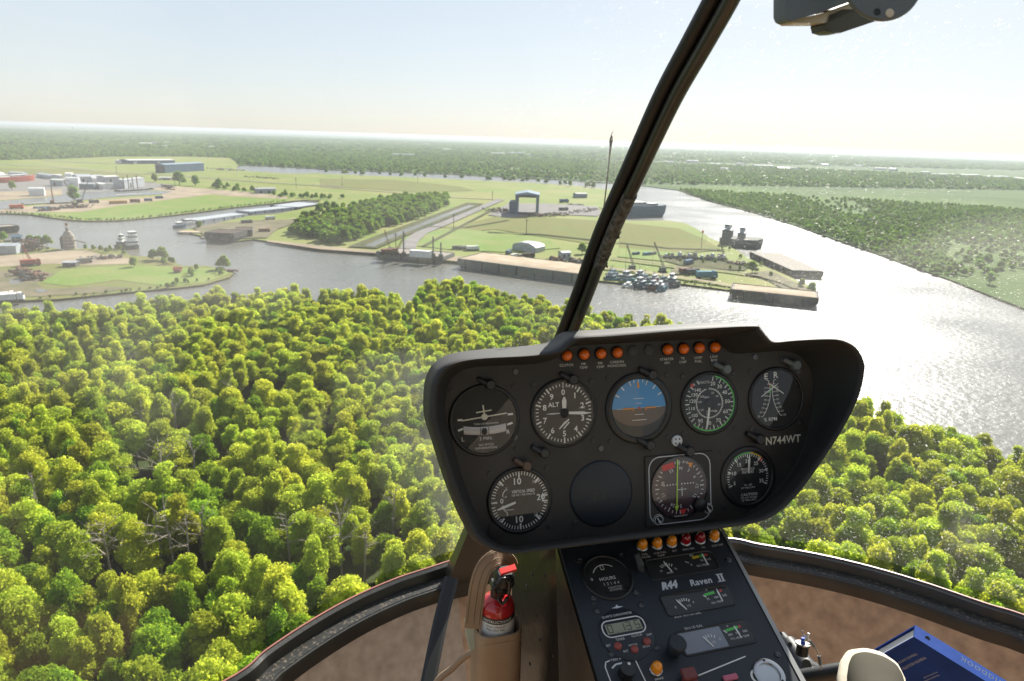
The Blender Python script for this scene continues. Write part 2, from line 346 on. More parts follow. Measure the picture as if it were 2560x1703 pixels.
patch('dry_field', [n2(700, 870), n2(1000, 760), n2(1250, 700), n2(1900, 740), n2(1850, 900), n2(1200, 800), n2(900, 830)], M_olive)
patch('grass_field', [n2(670, 915), n2(740, 810), n2(1000, 800), n2(1550, 860), n2(1650, 930), n2(1300, 960), n2(900, 940)], M_grass2)
patch('dry_field', [n3(100, 560), n3(400, 590), n3(520, 640), n3(620, 700), n3(400, 720), n3(100, 700)], M_olive)
patch('grass_field', [n3(100, 690), n3(400, 715), n3(560, 730), n3(640, 760), n3(400, 765), n3(90, 735)], M_grass2)
patch('mud', [n5(620, 290), n5(1000, 320), n5(1300, 350), n5(1500, 400), n5(1450, 440), n5(1100, 420), n5(880, 400), n5(700, 350)], M_dark)
patch('mud', [n5(1450, 470), n5(1700, 440), n5(1900, 540), n5(2080, 620), n5(2130, 650), n5(1850, 630), n5(1650, 520)], M_dirt)
patch('gravel_apron', [n2(1150, 700), n2(1290, 620), n2(1540, 620), n2(1900, 640), n2(1930, 690), n2(1900, 708), n2(1500, 690), n2(1300, 720)], M_gravel)
patch('dirt_yard', [n1(1320, 790), n1(1500, 760), n1(1750, 740), n1(1990, 735), n1(2300, 670), n1(2357, 680), n1(2000, 765), n1(1900, 800), n1(1830, 860), n1(1740, 860), n1(1600, 870), n1(1400, 840)], M_dirt)
patch('quay', [n1(1830, 876), n1(2357, 930), n2(400, 955), n2(850, 985), n2(1300, 1000), n2(1760, 1090), n2(1760, 1112), n2(1300, 1060), n2(930, 1020), n2(600, 990), n2(380, 966), n2(0, 938), n1(1830, 886)], M_sand)
def road(name, pts, w, m):
    ZS[0] += .05; ps = [G(p, ZS[0]) for p in pts]; mb = MB()
    L_, R_ = [], []
    for i, p in enumerate(ps):
        d = (ps[min(i + 1, len(ps) - 1)] - ps[max(i - 1, 0)]).normalized(); q = Vector((-d.y, d.x, 0)) * w / 2
        L_.append(p + q); R_.append(p - q)
    mb.loft([L_, R_], False); return mb.build(name, m, kind='structure')
road('dirt_road', [n2(600, 935), n2(625, 880), n2(690, 825), n2(900, 738), n2(1090, 655), n2(1240, 592)], 13, M_gravel)
road('ditch_bank', [n2(290, 925), n2(500, 840), n2(780, 730), n2(1000, 645), n2(1060, 618)], 26, M_dark)
road('drainage_channel', [n2(340, 917), n2(440, 868), n2(640, 790), n2(850, 705), n2(1040, 634)], 9, mw)
road('field_ditch', [n2(710, 915), n2(960, 780), n2(1130, 690), n2(1200, 650)], 4, M_dark)
road('field_ditch', [n2(700, 780), n2(1000, 785), n2(1180, 755), n2(1290, 735)], 4, M_dark)
road('field_ditch', [n2(1150, 818), n2(1500, 832), n2(1900, 875)], 6, M_dark)
road('field_ditch', [n3(80, 660), n3(350, 690), n3(640, 700)], 5, M_dark)
road('farm_track', [n2(0, 503), n2(500, 540), n2(900, 575), n2(1240, 590)], 8, M_sand)
road('farm_track', [n4(0, 185), n4(700, 215), n4(1400, 265), n4(2357, 315), n1(1300, 440), n1(1900, 480), n1(2357, 505)], 8, M_gravel)
road('farm_track', [n4(600, 130), n4(1200, 150), n4(1700, 160), n1(800, 352)], 12, M_gravel)
road('dirt_road', [n5(180, 320), n5(450, 355), n5(800, 400), n5(1250, 440), n5(1600, 490), n5(1830, 560), n5(1950, 610)], 5, M_dirt)
road('dirt_road', [n5(780, 470), n5(850, 405)], 7, M_dirt)
road('dirt_road', [n5(100, 410), n5(500, 450), n5(850, 505), n5(1150, 550), n5(1400, 590)], 6, M_sand)
road('grove_track', [n1(2000, 730), n1(2150, 705), n1(2357, 672), n2(100, 660), n2(200, 640)], 8, M_sand)
# peninsula patches
ZS[0] = 1.25
patch('yard_sand', [n1(-600, 1010), n1(0, 985), n1(200, 975), n1(420, 950), n1(600, 950), n1(700, 980), n1(900, 1005), n1(880, 1040), n1(600, 1050), n1(350, 1040), n1(0, 1062), n1(-600, 1080)], M_sand)
patch('grass_field', [n1(280, 1170), n1(420, 1085), n1(700, 1060), n1(1000, 1050), n1(1250, 1070), n1(1500, 1070), n1(1580, 1105), n1(1400, 1170), n1(1150, 1195), n1(800, 1150), n1(500, 1195)], M_grass2)
patch('mud', [n1(-300, 1090), n1(250, 1085), n1(380, 1110), n1(250, 1170), n1(300, 1215), n1(700, 1195), n1(900, 1205), n1(700, 1240), n1(300, 1262), n1(-300, 1280)], M_dirt)
patch('pond', [n1(60, 1150), n1(140, 1138), n1(190, 1155), n1(130, 1178), n1(70, 1180)], mw)
patch('pond', [n1(230, 1220), n1(300, 1212), n1(330, 1228), n1(270, 1240)], mw)
# marsh openings on the far side of the river
ZS[0] = 1.25
for pts in ([n3(500, 360), n3(900, 395), n3(1300, 470), n3(1500, 540), n3(1250, 520), n3(900, 440), n3(560, 385)],
            [n3(1300, 420), n3(1650, 440), n3(1850, 520), n3(1700, 545), n3(1450, 500)],
            [n3(1600, 600), n3(1900, 640), n3(2300, 720), n3(2300, 760), n3(1800, 680)],
            [n2(-200, 355), n2(500, 370), n2(900, 385), n2(1700, 400), n2(1700, 430), n2(1100, 412), n2(300, 380)],
            [n2(900, 300), n2(1400, 295), n2(1900, 320), n2(1900, 345), n2(1300, 325)],
            [n1(1620, 315), n1(2000, 320), n1(2357, 345), n1(2357, 352), n1(1900, 340), n1(1600, 325)]):
    patch('marsh_grass', pts, M_reed)
MARSH = [[G(p) for p in q] for q in ([n3(1700, 640), n3(2000, 680), n3(2500, 800), n3(2500, 1020), n3(2050, 900), n3(1800, 800)], [n3(950, 400), n3(1300, 460), n3(1450, 540), n3(1200, 520)])]

# ------------------------------------------------------------------ trees
F_willow = foliage('willow leaves', (.31, .36, .04), (.7, .74, .075), .22)
F_green = foliage('broad leaves', (.17, .26, .03), (.42, .55, .04), .22)
F_far = foliage('distant leaves', (.12, .2, .045), (.26, .4, .06), .3, .1)
M_bark = mat('grey bark', (.2, .17, .13), .9, c2=(.12, .1, .08), scale=3, bump=.5)
M_dead = mat('bleached dead wood', (.32, .28, .23), .9, c2=(.18, .15, .12), scale=3)
ico = bmesh.new(); bmesh.ops.create_icosphere(ico, subdivisions=1, radius=1); ICV = np.array([v.co[:] for v in ico.verts]); ICF = np.array([[v.index for v in f.verts] for f in ico.faces]); ico.free()
def crown_mesh(name, seed, nl, W, H, zb, nleaf, ls, m, core=.8, lr=(.26, .44)):
    rg = np.random.RandomState(seed)
    lob = []
    for i in range(nl):
        a = rg.rand() * 2 * pi; t = rg.rand(); rr = sqrt(rg.rand()) * W * (1 - .55 * t) * .8
        lob.append((rr * cos(a), rr * sin(a), zb + H * (.15 + .75 * t), W * (lr[0] + rg.rand() * (lr[1] - lr[0])) * (1 - .25 * t)))
    lob.append((0, 0, zb + H * .82, W * .34)); lob.append((0, 0, zb + H * .45, W * .6))
    V = []; Fc = []; nb = 0
    for x, y, z, r in lob:
        nz = 1 + .18 * np.sin(ICV @ rg.randn(3) * 4 + rg.rand() * 6)
        v = ICV * (r * core * nz)[:, None] * np.array([1, 1, 1.0]) + [x, y, z]; V.append(v); Fc.append(ICF + nb); nb += len(v)
    w = np.array([l[3] ** 2 for l in lob]); w /= w.sum()
    ids = rg.choice(len(lob), nleaf, p=w); Lb = np.array(lob)[ids]
    d = rg.randn(nleaf, 3); d[:, 2] = np.abs(d[:, 2]) * 1.0 - .35; d /= np.linalg.norm(d, axis=1)[:, None]
    c = Lb[:, :3] + d * (Lb[:, 3] * (.72 + .6 * rg.rand(nleaf) ** 1.4))[:, None]
    nn = d + rg.randn(nleaf, 3) * .55; nn /= np.linalg.norm(nn, axis=1)[:, None]
    ref = rg.randn(nleaf, 3); a = np.cross(nn, ref); a /= np.linalg.norm(a, axis=1)[:, None]; b_ = np.cross(nn, a)
    s = ls * (.6 + .8 * rg.rand(nleaf))[:, None]
    lv = np.stack([c + a * s, c - a * s * .5 + b_ * s * .75, c - a * s * .5 - b_ * s * .75], 1).reshape(-1, 3)
    V.append(lv); Fc.append(np.arange(nleaf * 3).reshape(-1, 3) + nb)
    V = np.concatenate(V); Fc = np.concatenate(Fc)
    me = bpy.data.meshes.new(name); me.vertices.add(len(V)); me.vertices.foreach_set('co', V.ravel())
    me.loops.add(Fc.size); me.loops.foreach_set('vertex_index', Fc.ravel().astype(np.int32))
    me.polygons.add(len(Fc)); me.polygons.foreach_set('loop_start', np.arange(0, Fc.size, 3, dtype=np.int32))
    me.polygons.foreach_set('use_smooth', np.ones(len(Fc), bool)); me.materials.append(m); me.update(); me.validate(); return me
def trunk_mesh(name, seed, h, r, m, limbs=5):
    rd = random.Random(seed); mb = MB()
    mb.tube([(0, 0, 0), (rd.uniform(-.3, .3), rd.uniform(-.3, .3), h * .5), (rd.uniform(-.5, .5), rd.uniform(-.5, .5), h)], [r, r * .7, r * .3], 7)
    for i in range(limbs):
        z = h * rd.uniform(.35, .8); a = rd.uniform(0, 6.28); l = rd.uniform(1.5, 3.2)
        mb.tube([(0, 0, z), (cos(a) * l * .5, sin(a) * l * .5, z + l * .4), (cos(a) * l, sin(a) * l, z + l)], [r * .4, r * .25, r * .1], 5)
    me = bpy.data.meshes.new(name); me.from_pydata([tuple(p) for p in mb.v], [], mb.f); me.materials.append(m); me.update(); return me
KIN = []
for i in range(9):
    if i < 6: KIN.append(crown_mesh('willow_crown', 20 + i, 26 + i % 3 * 5, 4.2 + .35 * (i % 3), 9.5 + (i % 4), 2.8, 7400, .27, F_willow, .7, (.2, .36)))
    else: KIN.append(crown_mesh('broadleaf_crown', 40 + i, 30, 4.6, 8.5, 2.8, 7400, .27, F_green, .7, (.2, .36)))
FARK = [crown_mesh('far_crown', 70 + i, 10, 5.2, 9, 1.2, 900, .62, F_far, .9) for i in range(4)]
TRK = [trunk_mesh('tree_trunk', i, 9, .28, M_bark) for i in range(3)]

dead_px = [(352, 1020, 15), (434, 1000, 15.5), (393, 1120, 15.5), (477, 1100, 15.5), (79, 1205, 15), (262, 1325, 16), (385, 1290, 16), (421, 1285, 17), (462, 1300, 16.5), (500, 1280, 15.5), (719, 1300, 16), (847, 1292, 16.5), (905, 1340, 15.5), (982, 1240, 15), (576, 945, 14.5), (320, 870, 15)]
DEADP = [onz(x, y, h) for x, y, h in dead_px]
rg = np.random.RandomState(5)
def jitter_grid(x0, x1, y0, y1, s, j=.42):
    xs, ys = np.meshgrid(np.arange(x0, x1, s), np.arange(y0, y1, s)); xs = xs + (np.arange(xs.shape[0]) % 2 * s / 2)[:, None]
    return xs.ravel() + rg.uniform(-j, j, xs.size) * s, ys.ravel() + rg.uniform(-j, j, ys.size) * s
def cam_px(x, y, z):
    dx, dy, dz = x, y, z - ALT
    zz = dx * cf.x + dy * cf.y + dz * cf.z
    return 1280 + FPX * (dx * cr.x + dy * cr.y + dz * cr.z) / zz, 851.5 - FPX * (dx * cu.x + dy * cu.y + dz * cu.z) / zz, zz
x, y = jitter_grid(-420, 640, -60, 560, 5.9)
k = inside(x, y, [tuple(p) for p in wood]); x, y = x[k], y[k]
px, py, zz = cam_px(x, y, 11)
k = (zz > 5) & (px > -260) & (px < 2830) & (py < 2050); x, y, px, py = x[k], y[k], px[k], py[k]
def lowfreq(x, y, s, seed):
    r = np.random.RandomState(seed); v = 0
    for i in range(6):
        a = r.rand() * 6.28; f = s * (.6 + r.rand() * 1.2); v = v + np.sin((x * cos(a) + y * sin(a)) * f + r.rand() * 6.28)
    return v / 2.4
lf = lowfreq(x, y, .03, 3); lf2 = lowfreq(x, y, .06, 9)
keep = rg.rand(len(x)) > np.where(lf2 > .85, .35, .04)
ddm = np.full(len(x), 1e9)
for d in DEADP:
    dd = np.hypot(x - d.x, y - d.y); keep &= dd > 3.0
    back = d.normalized() if False else Vector((d.x, d.y)).normalized()
    al = (d.x - x) * back.x + (d.y - y) * back.y; ac = np.abs((d.x - x) * back.y - (d.y - y) * back.x)
    keep &= ~((al > 0) & (al < 9) & (ac < 3.0))
x, y, lf, px, py = x[keep], y[keep], lf[keep], px[keep], py[keep]
var = np.where(rg.rand(len(x)) < np.clip(.16 + .22 * (lf > .4) + .3 * ((px > 1000) & (py < 850)), 0, 1), rg.randint(6, 9, len(x)), rg.randint(0, 6, len(x)))
hgt = .8 + .36 * rg.rand(len(x)) + .1 * lf - .1 * (rg.rand(len(x)) < .25)
scl = .72 + .6 * rg.rand(len(x)) ** 1.3; rot = rg.rand(len(x)) * 6.28
vis = (px > 0) & (px < 2560) & (py > 650) & (py < 1740)
hid = ((px > 1110) & (px < 2040) & (py > 930) & (py < 1330)) | (py > 1703 - (px - 560) * .62) & (px > 560) & (px < 1130) | (px > 1130) & (px < 1800) & (py > 1330) | (px > 1800) & (py > 1366 + (px - 1800) * .27)
dist = np.hypot(np.hypot(x, y), 80) + 1e5 * (~vis) + 5e4 * hid
order = np.argsort(dist); NEAR = order[:297]; REST = order[297:]
TLAB = {0: ('yellow green willow with rounded puffy crown in the near flooded wood', 'willow trees crowded in the near wood'),
        1: ('darker green broadleaf tree standing among the yellow green willows', 'darker broadleaf trees in the near wood')}
for i in NEAR:
    v = int(var[i]); q = 0 if v < 6 else 1
    t = thing('willow_tree' if q == 0 else 'broadleaf_tree', TLAB[q][0], 'tree', (float(x[i]), float(y[i]), 1.2), TLAB[q][1], float(rot[i]))
    t.scale = (scl[i], scl[i], hgt[i])
    for me, nm in ((KIN[v], 'crown'), (TRK[v % 3], 'trunk')):
        o = bpy.data.objects.new(nm, me); COL.objects.link(o); o.parent = t
def scatter(name, xs, ys, zs, sx, sz, rt, vr, meshes, label=None, cat=None):
    """one object: geometry nodes set tree crowns on its points"""
    me = bpy.data.meshes.new(name); N = len(xs); me.vertices.add(N)
    me.vertices.foreach_set('co', np.stack([xs, ys, np.full(N, zs)], 1).astype(np.float32).ravel())
    for an, ty, da in (('tree_scale', 'FLOAT_VECTOR', np.stack([sx, sx, sz], 1)), ('tree_turn', 'FLOAT_VECTOR', np.stack([rt * 0, rt * 0, rt], 1))):
        at = me.attributes.new(an, ty, 'POINT'); at.data.foreach_set('vector', da.astype(np.float32).ravel())
    at = me.attributes.new('tree_kind', 'INT', 'POINT'); at.data.foreach_set('value', vr.astype(np.int32))
    o = bpy.data.objects.new(name, me); COL.objects.link(o); o['kind'] = 'stuff'
    if label: o['label'] = label
    if cat: o['category'] = cat
    ng = bpy.data.node_groups.new(name, 'GeometryNodeTree')
    ng.interface.new_socket('Geometry', in_out='INPUT', socket_type='NodeSocketGeometry'); ng.interface.new_socket('Geometry', in_out='OUTPUT', socket_type='NodeSocketGeometry')
    N_ = ng.nodes; LL = ng.links.new; gi = N_.new('NodeGroupInput'); go = N_.new('NodeGroupOutput'); jn = N_.new('GeometryNodeJoinGeometry')
    def attr(nm, ty):
        a = N_.new('GeometryNodeInputNamedAttribute'); a.data_type = ty; a.inputs[0].default_value = nm
        return next(s for s in a.outputs if s.enabled and s.name == 'Attribute')
    sca = attr('tree_scale', 'FLOAT_VECTOR'); tur = attr('tree_turn', 'FLOAT_VECTOR'); kd = attr('tree_kind', 'INT')
    for k_, srcob in meshes.items():
        oi = N_.new('GeometryNodeObjectInfo'); oi.inputs[0].default_value = srcob
        cp = N_.new('FunctionNodeCompare'); cp.data_type = 'INT'; cp.operation = 'EQUAL'
        ins = [s for s in cp.inputs if s.enabled]; LL(kd, ins[0]); ins[1].default_value = k_
        ip = N_.new('GeometryNodeInstanceOnPoints'); LL(gi.outputs[0], ip.inputs['Points']); LL(cp.outputs[0], ip.inputs['Selection'])
        LL(oi.outputs['Geometry'], ip.inputs['Instance']); LL(tur, ip.inputs['Rotation']); LL(sca, ip.inputs['Scale'])
        LL(ip.outputs[0], jn.inputs[0])
    LL(jn.outputs[0], go.inputs[0])
    md = o.modifiers.new('trees', 'NODES'); md.node_group = ng
    return o
src = {}
for o in list(COL.objects):
    if o.type == 'MESH' and o.data in KIN and KIN.index(o.data) not in src: src[KIN.index(o.data)] = o
scatter('woodland', x[REST], y[REST], 1.2, scl[REST], hgt[REST], rot[REST], var[REST], src, 'dense yellow green wood further off along the near shore', 'woodland')

# grove between the channels and the dirt road, its loose trees and bushes
far_src = {}
def single_tree(p, s, label, cat='tree', name='tree', mi=0, sz=None, group=None, tr=True):
    t = thing(name, label, cat, p, group, random.uniform(0, 6)); t.scale = (s, s, sz or s)
    o = bpy.data.objects.new('crown' if tr else 'foliage', mi if isinstance(mi, bpy.types.Mesh) else FARK[mi]); COL.objects.link(o); o.parent = t
    if tr:
        o2 = bpy.data.objects.new('trunk', TRK[0]); COL.objects.link(o2); o2.parent = t
    return t, o
M_fk = foliage('bank tree leaves', (.11, .19, .03), (.26, .38, .045), .22)
FB = [crown_mesh('bank_crown', 90 + i, 12, 4.8, 8, 1.5, 2200, .55, M_fk, .86) for i in range(3)]
t, o = single_tree(G(n1(1535, 1078)), 1.0, 'lone round green tree standing at the tip of the grassy peninsula', name='lone_tree', mi=FB[0])
LONE = [(n1(1110, 1015), 1.0, 'dark green tree on the peninsula shore behind the small red shed'), (n1(1050, 1012), .8, 'smaller bush left of the dark tree on the peninsula shore'), (n1(920, 1062), .7, 'single dark bush in the middle of the peninsula grass'),
        (n1(2190, 700), 1.35, 'dark round tree by the silver barge at the grove edge'), (n1(2240, 670), 1.25, 'tall dark tree behind the silver barge end'), (n1(2290, 665), 1.0, 'dark tree right of the pair beside the barge end'), (n1(1370, 795), .7, 'bushy tree between the moored workboats and the dirt yard'),
        (n1(1230, 500), 2.4, 'broad green tree by the yard road left of the blue sheds'), (n1(1340, 505), 1.8, 'lower green tree right of the broad yard tree'), (n1(1060, 480), 1.4, 'green shrubby tree at the end of the white sheds'), (n1(1500, 515), 1.5, 'green thicket beside the pale yard road'),
        (n4(170, 530), 1.3, 'green bush left of the white barn'), (n4(650, 1290), .9, 'yellow green bush left of the old stone tower'), (n4(430, 1290), .9, 'yellow green bush behind the dark scrap pile'), (n4(540, 1285), .8, 'light bush between the scrap pile and tower'), (n4(60, 1230), .8, 'bush at the far left of the peninsula beside blue roof'),
        (n5(1520, 470), 1.0, 'green tree beside the flat grey barge on the point'), (n5(2080, 650), .7, 'bush at the very tip of the point'), (n5(1990, 600), .6, 'low bush on the point behind the lower barge'), (n6(1800, 1140), 1.0, 'small tree in the meadow left of the windscreen post')]
for i, (q, s, lb_) in enumerate(LONE): single_tree(G(q), s, lb_, mi=FB[i % 3], name='tree' if 'tree' in lb_ else 'bush', cat='tree' if 'tree' in lb_ else 'bush')
protoB = {i: None for i in range(3)}
for o in list(COL.objects):
    if o.type == 'MESH' and o.data in FB: protoB[FB.index(o.data)] = o
def fill(polys, s, dens, zs=1.2):
    X, Y = [], []
    for pl in polys:
        w_ = [G(p) for p in pl]; xs = [p.x for p in w_]; ys = [p.y for p in w_]
        a, b_ = jitter_grid(min(xs), max(xs), min(ys), max(ys), s); k = inside(a, b_, [tuple(p) for p in w_]) & (rg.rand(len(a)) < dens)
        X.append(a[k]); Y.append(b_[k])
    return np.concatenate(X), np.concatenate(Y)
def stand(name, polys, s, dens, sc, label, cat, src_=None):
    X, Y = fill(polys, s, dens); N = len(X)
    return scatter(name, X, Y, 1.2, sc * (.75 + .5 * rg.rand(N)), sc * (.7 + .5 * rg.rand(N)), rg.rand(N) * 6.28, rg.randint(0, 3, N), src_ or protoB, label, cat)
stand('grove', [[n2(0, 740), n2(150, 690), n2(430, 620), n2(600, 600), n2(870, 590), n2(870, 640), n2(700, 720), n2(500, 780), n2(300, 850), n2(190, 905), n2(0, 900), n1(2150, 870), n1(1990, 850), n1(2060, 760)]], 8.2, .93, 1.15, 'green grove of trees between the dirt yard and the drainage channel', 'grove')
stand('hedge', [[n2(-340, 560), n2(0, 580), n2(180, 585), n2(180, 600), n2(-100, 595), n2(-340, 580)], [n1(1440, 500), n1(1640, 520), n1(1900, 545), n1(1900, 555), n1(1600, 545), n1(1440, 520)]], 12, .55, .8, 'broken green hedge crossing the meadow behind the barges', 'hedge')
stand('shrubs', [[n1(580, 935), n1(800, 935), n1(900, 990), n1(1000, 1010), n1(800, 975), n1(700, 965), n1(560, 950)], [n1(1110, 1180), n1(1300, 1165), n1(1330, 1185), n1(1130, 1208)], [n1(1000, 1010), n1(1150, 1015), n1(1240, 1055), n1(1050, 1050)], [n1(1300, 1085), n1(1560, 1090), n1(1500, 1130), n1(1280, 1130)]], 7, .7, .42, 'low green shrubs along the peninsula shore', 'shrubs')
stand('reeds', [[n1(0, 690), n1(300, 705), n1(500, 728), n1(600, 738), n1(830, 735), n1(1000, 719), n1(1000, 727), n1(830, 744), n1(600, 748), n1(480, 740), n1(0, 697)], [n1(1000, 719), n1(1600, 645), n1(1990, 601), n1(1990, 606), n1(1600, 652), n1(1000, 728)], [n1(130, 1280), n1(700, 1244), n1(1000, 1214), n1(1570, 1122), n1(1590, 1130), n1(1000, 1224), n1(700, 1254), n1(130, 1292)], [n3(420, 862), n3(650, 893), n3(660, 905), n3(420, 873)]], 4.5, .75, .2, 'dark reeds fringing the grassy banks', 'reeds')
stand('scrub', [[n5(700, 290), n5(1250, 330), n5(1550, 420), n5(1850, 500), n5(1900, 560), n5(1500, 480), n5(1200, 400), n5(700, 340)], [n5(1200, 170), n5(1500, 310), n5(1900, 520), n5(1800, 500), n5(1400, 330)]], 9, .3, .35, 'low scrub on the point between the tracks and barges', 'scrub')
stand('tree_line', [[n2(0, 408), n2(600, 430), n2(1000, 449), n2(1400, 465), n2(1960, 512), n2(1960, 521), n2(1400, 473), n2(1000, 456), n2(600, 437), n2(0, 414)]], 14, .22, 1.1, 'thin row of trees along the near bank of the far river', 'trees')

# far woods over the river and to the horizon
nearM = [tuple(G(p)) for p in meadow_px]; mainT = [tuple(p) for p in main]
def far_field(y0, y1, hw, s):
    X, Y = jitter_grid(-hw, hw * 1.9, y0, y1, s)
    az = np.arctan2(X, Y) - YAW; dd = np.hypot(X, Y)
    k = (np.abs(az) < .78) & (dd > y0) & (dd < y1); X, Y = X[k], Y[k]
    k = inside(X, Y, mainT) & ~inside(X, Y, nearM)
    for m_ in MARSH: k &= ~inside(X, Y, [tuple(p) for p in m_]) | (rg.rand(len(X)) < .25)
    X, Y = X[k], Y[k]
    v = lowfreq(X, Y, .006, 21) + .7 * lowfreq(X, Y, .017, 22)
    dens = np.clip(.93 + .35 * v, .45, .98)
    left = np.arctan2(X, Y) < .12
    dens = np.where(left, np.clip(dens + .4, 0, .97), dens)
    k = rg.rand(len(X)) < dens; return X[k], Y[k], v[k]
X, Y, v = far_field(430, 1500, 1300, 7.0); N = len(X)
ft, fo = [], {}
for i in range(4):
    t_, o_ = single_tree(G(n3(1450 + 190 * i, 700 + 62 * i)) + Vector((0, 6, 0)), .9, 'dark bushy tree on the far river bank, %s' % ['nearest the barges', 'second along the bank downstream', 'opposite the wide bend', 'nearest the right frame edge'][i], mi=i, name='bank_tree'); fo[i] = o_
def go(name, X, Y, sc, lab, dz=1.):
    N = len(X); r = .65 + .6 * rg.rand(N)
    return scatter(name, X, Y, 1.2, sc * r, sc * dz * (.35 + .6 * rg.rand(N) ** 1.3), rg.rand(N) * 6.28, rg.randint(0, 4, N), fo, lab, 'woodland')
go('far_woodland', X, Y, .72, 'green marsh woodland over the river on the right')
X, Y, v = far_field(1500, 3400, 3200, 17); go('far_woodland', X, Y, 1.5, 'hazy green woods beyond the river bend', .75)
X, Y, v = far_field(3400, 11000, 9500, 48); go('horizon_woodland', X, Y, 4.6, 'pale blue green woods reaching the horizon', .3)
print('near wood', len(x), 'far', N)
# ================================================================== haze
M_haze = bpy.data.materials.new('haze air'); M_haze.use_nodes = True
n = M_haze.node_tree.nodes; n.clear(); o = n.new('ShaderNodeOutputMaterial'); pv = n.new('ShaderNodeVolumePrincipled')
pv.inputs['Color'].default_value = (.62, .67, .71, 1); pv.inputs['Density'].default_value = .00008; pv.inputs['Anisotropy'].default_value = .25
M_haze.node_tree.links.new(pv.outputs[0], o.inputs['Volume'])
hb = MB(); hb.box(-BIG - 50, -3050, -5, BIG + 50, BIG + 50, ALT + 1); hb.build('haze', M_haze, kind='stuff')

# ================================================================== BUILDINGS, BOATS AND YARDS
def PM(name, c, **k): return mat(name, c, **{**dict(rough=.88, scale=.6, detail=6, spec=.2), **k})
M_blue = PM('blue steel cladding', (.05, .11, .17), c2=(.035, .08, .13)); M_bluel = PM('pale blue steel', (.09, .14, .18), c2=(.07, .11, .14))
M_roofg = PM('pale roof sheet', (.5, .5, .47), c2=(.4, .4, .37)); M_roofb = PM('blue grey roof sheet', (.2, .27, .32), c2=(.15, .2, .26))
M_white = PM('white paint', (.72, .72, .69), c2=(.55, .54, .5)); M_wgrey = PM('grey sheet metal', (.36, .39, .41), c2=(.26, .28, .3), rough=.45)
M_rust = PM('rusty steel', (.19, .09, .05), c2=(.1, .05, .035)); M_hull = PM('black hull steel', (.04, .046, .05), c2=(.09, .08, .06), lo=.45)
M_hullg = PM('grey green hull steel', (.11, .13, .125), c2=(.16, .15, .12)); M_red = PM('faded red hull', (.36, .07, .04), c2=(.2, .05, .035))
M_teal = PM('turquoise paint', (.06, .2, .25), c2=(.05, .13, .17)); M_win = PM('dark window glass', (.02, .03, .04), rough=.1)
M_conc = PM('weathered concrete', (.3, .27, .23), c2=(.18, .16, .13)); M_deck = PM('worn deck', (.26, .23, .19), c2=(.16, .14, .12))
M_lead = PM('yellow machine paint', (.5, .3, .04), c2=(.35, .2, .04)); M_wood = PM('dark timber', (.07, .05, .035)); M_orange = PM('orange paint', (.6, .12, .02))
M_tyre = PM('black rubber', (.015, .015, .015)); M_silver = PM('bare aluminium deck', (.42, .44, .45), c2=(.3, .31, .32), rough=.4)
def frame_ab(A, B, z=1.3):
    a, b_ = G(A, z), G(B, z); d = b_ - a; Lg = d.length; ang = atan2(d.y, d.x); return a, Lg, ang
def roots(name, label, cat, A, B, z=1.3, group=None):
    a, Lg, ang = frame_ab(A, B, z); t = thing(name, label, cat, a, group, ang); return t, Lg
def part(root, name, fn, m, smooth=False, label=None, edge=None, kind=None):
    mb = MB(); fn(mb); me = bpy.data.meshes.new(name)
    c = Vector(np.array([tuple(p) for p in mb.v]).mean(0).tolist())
    me.from_pydata([tuple(p - c) for p in mb.v], [], mb.f)
    for q in (m if isinstance(m, list) else [m]): me.materials.append(q)
    if max(mb.m): me.polygons.foreach_set('material_index', mb.m)
    if smooth:
        me.polygons.foreach_set('use_smooth', [True] * len(me.polygons)); me.set_sharp_from_angle(angle=radians(edge or 40))
    me.update()
    o = bpy.data.objects.new(name, me); COL.objects.link(o); o.parent = root; o.location = c - (Vector(root['c_']) if 'c_' in root else Vector())
    o['c_'] = tuple(c)
    if label: o['label'] = label
    if kind: o['kind'] = kind
    return o
def building(A, B, depth, h, rise, mw_, mr_, label, cat='shed', name='shed', doors=(), wins=0, arch=False, z=1.3, group=None):
    t, w = roots(name, label, cat, A, B, z, group)
    if arch:
        n_ = 12; prof = [(0, 0)] + [(0, h * .45)] + [(depth * (.5 - .5 * cos(pi * i / n_)), h * .45 + h * .55 * sin(pi * i / n_)) for i in range(1, n_)] + [(depth, h * .45), (depth, 0)]
        part(t, 'wall', lambda m: [m.poly([(x_, y_, z_) for y_, z_ in prof]) for x_ in (0.2, w - .2)], mw_)
        part(t, 'roof', lambda m: m.loft([[(0, y_, z_) for y_, z_ in prof], [(w, y_, z_) for y_, z_ in prof]], False), mr_, True)
    else:
        part(t, 'wall', lambda m: [m.box(0, 0, 0, w, depth, h), m.poly([(0, 0, h), (0, depth, h), (0, depth / 2, h + rise)]), m.poly([(w, 0, h), (w, depth, h), (w, depth / 2, h + rise)])], mw_)
        o_ = .5
        part(t, 'roof', lambda m: m.loft([[(x_, -o_, h - .05), (x_, depth / 2, h + rise + .15), (x_, depth + o_, h - .05), (x_, depth + o_, h - .3), (x_, depth / 2, h + rise - .12), (x_, -o_, h - .3)] for x_ in (-o_, w + o_)], True, True), mr_)
    for dx, dw, dh, dm in doors: part(t, 'door', lambda m: m.box(w * dx, -.15, 0, w * dx + dw, .05, dh), dm)
    for i in range(wins):
        x_ = w * (i + .5) / wins; part(t, 'window', lambda m: m.box(x_ - .8, -.12, h * .45, x_ + .8, .05, h * .45 + 1.4), M_win)
    return t, w
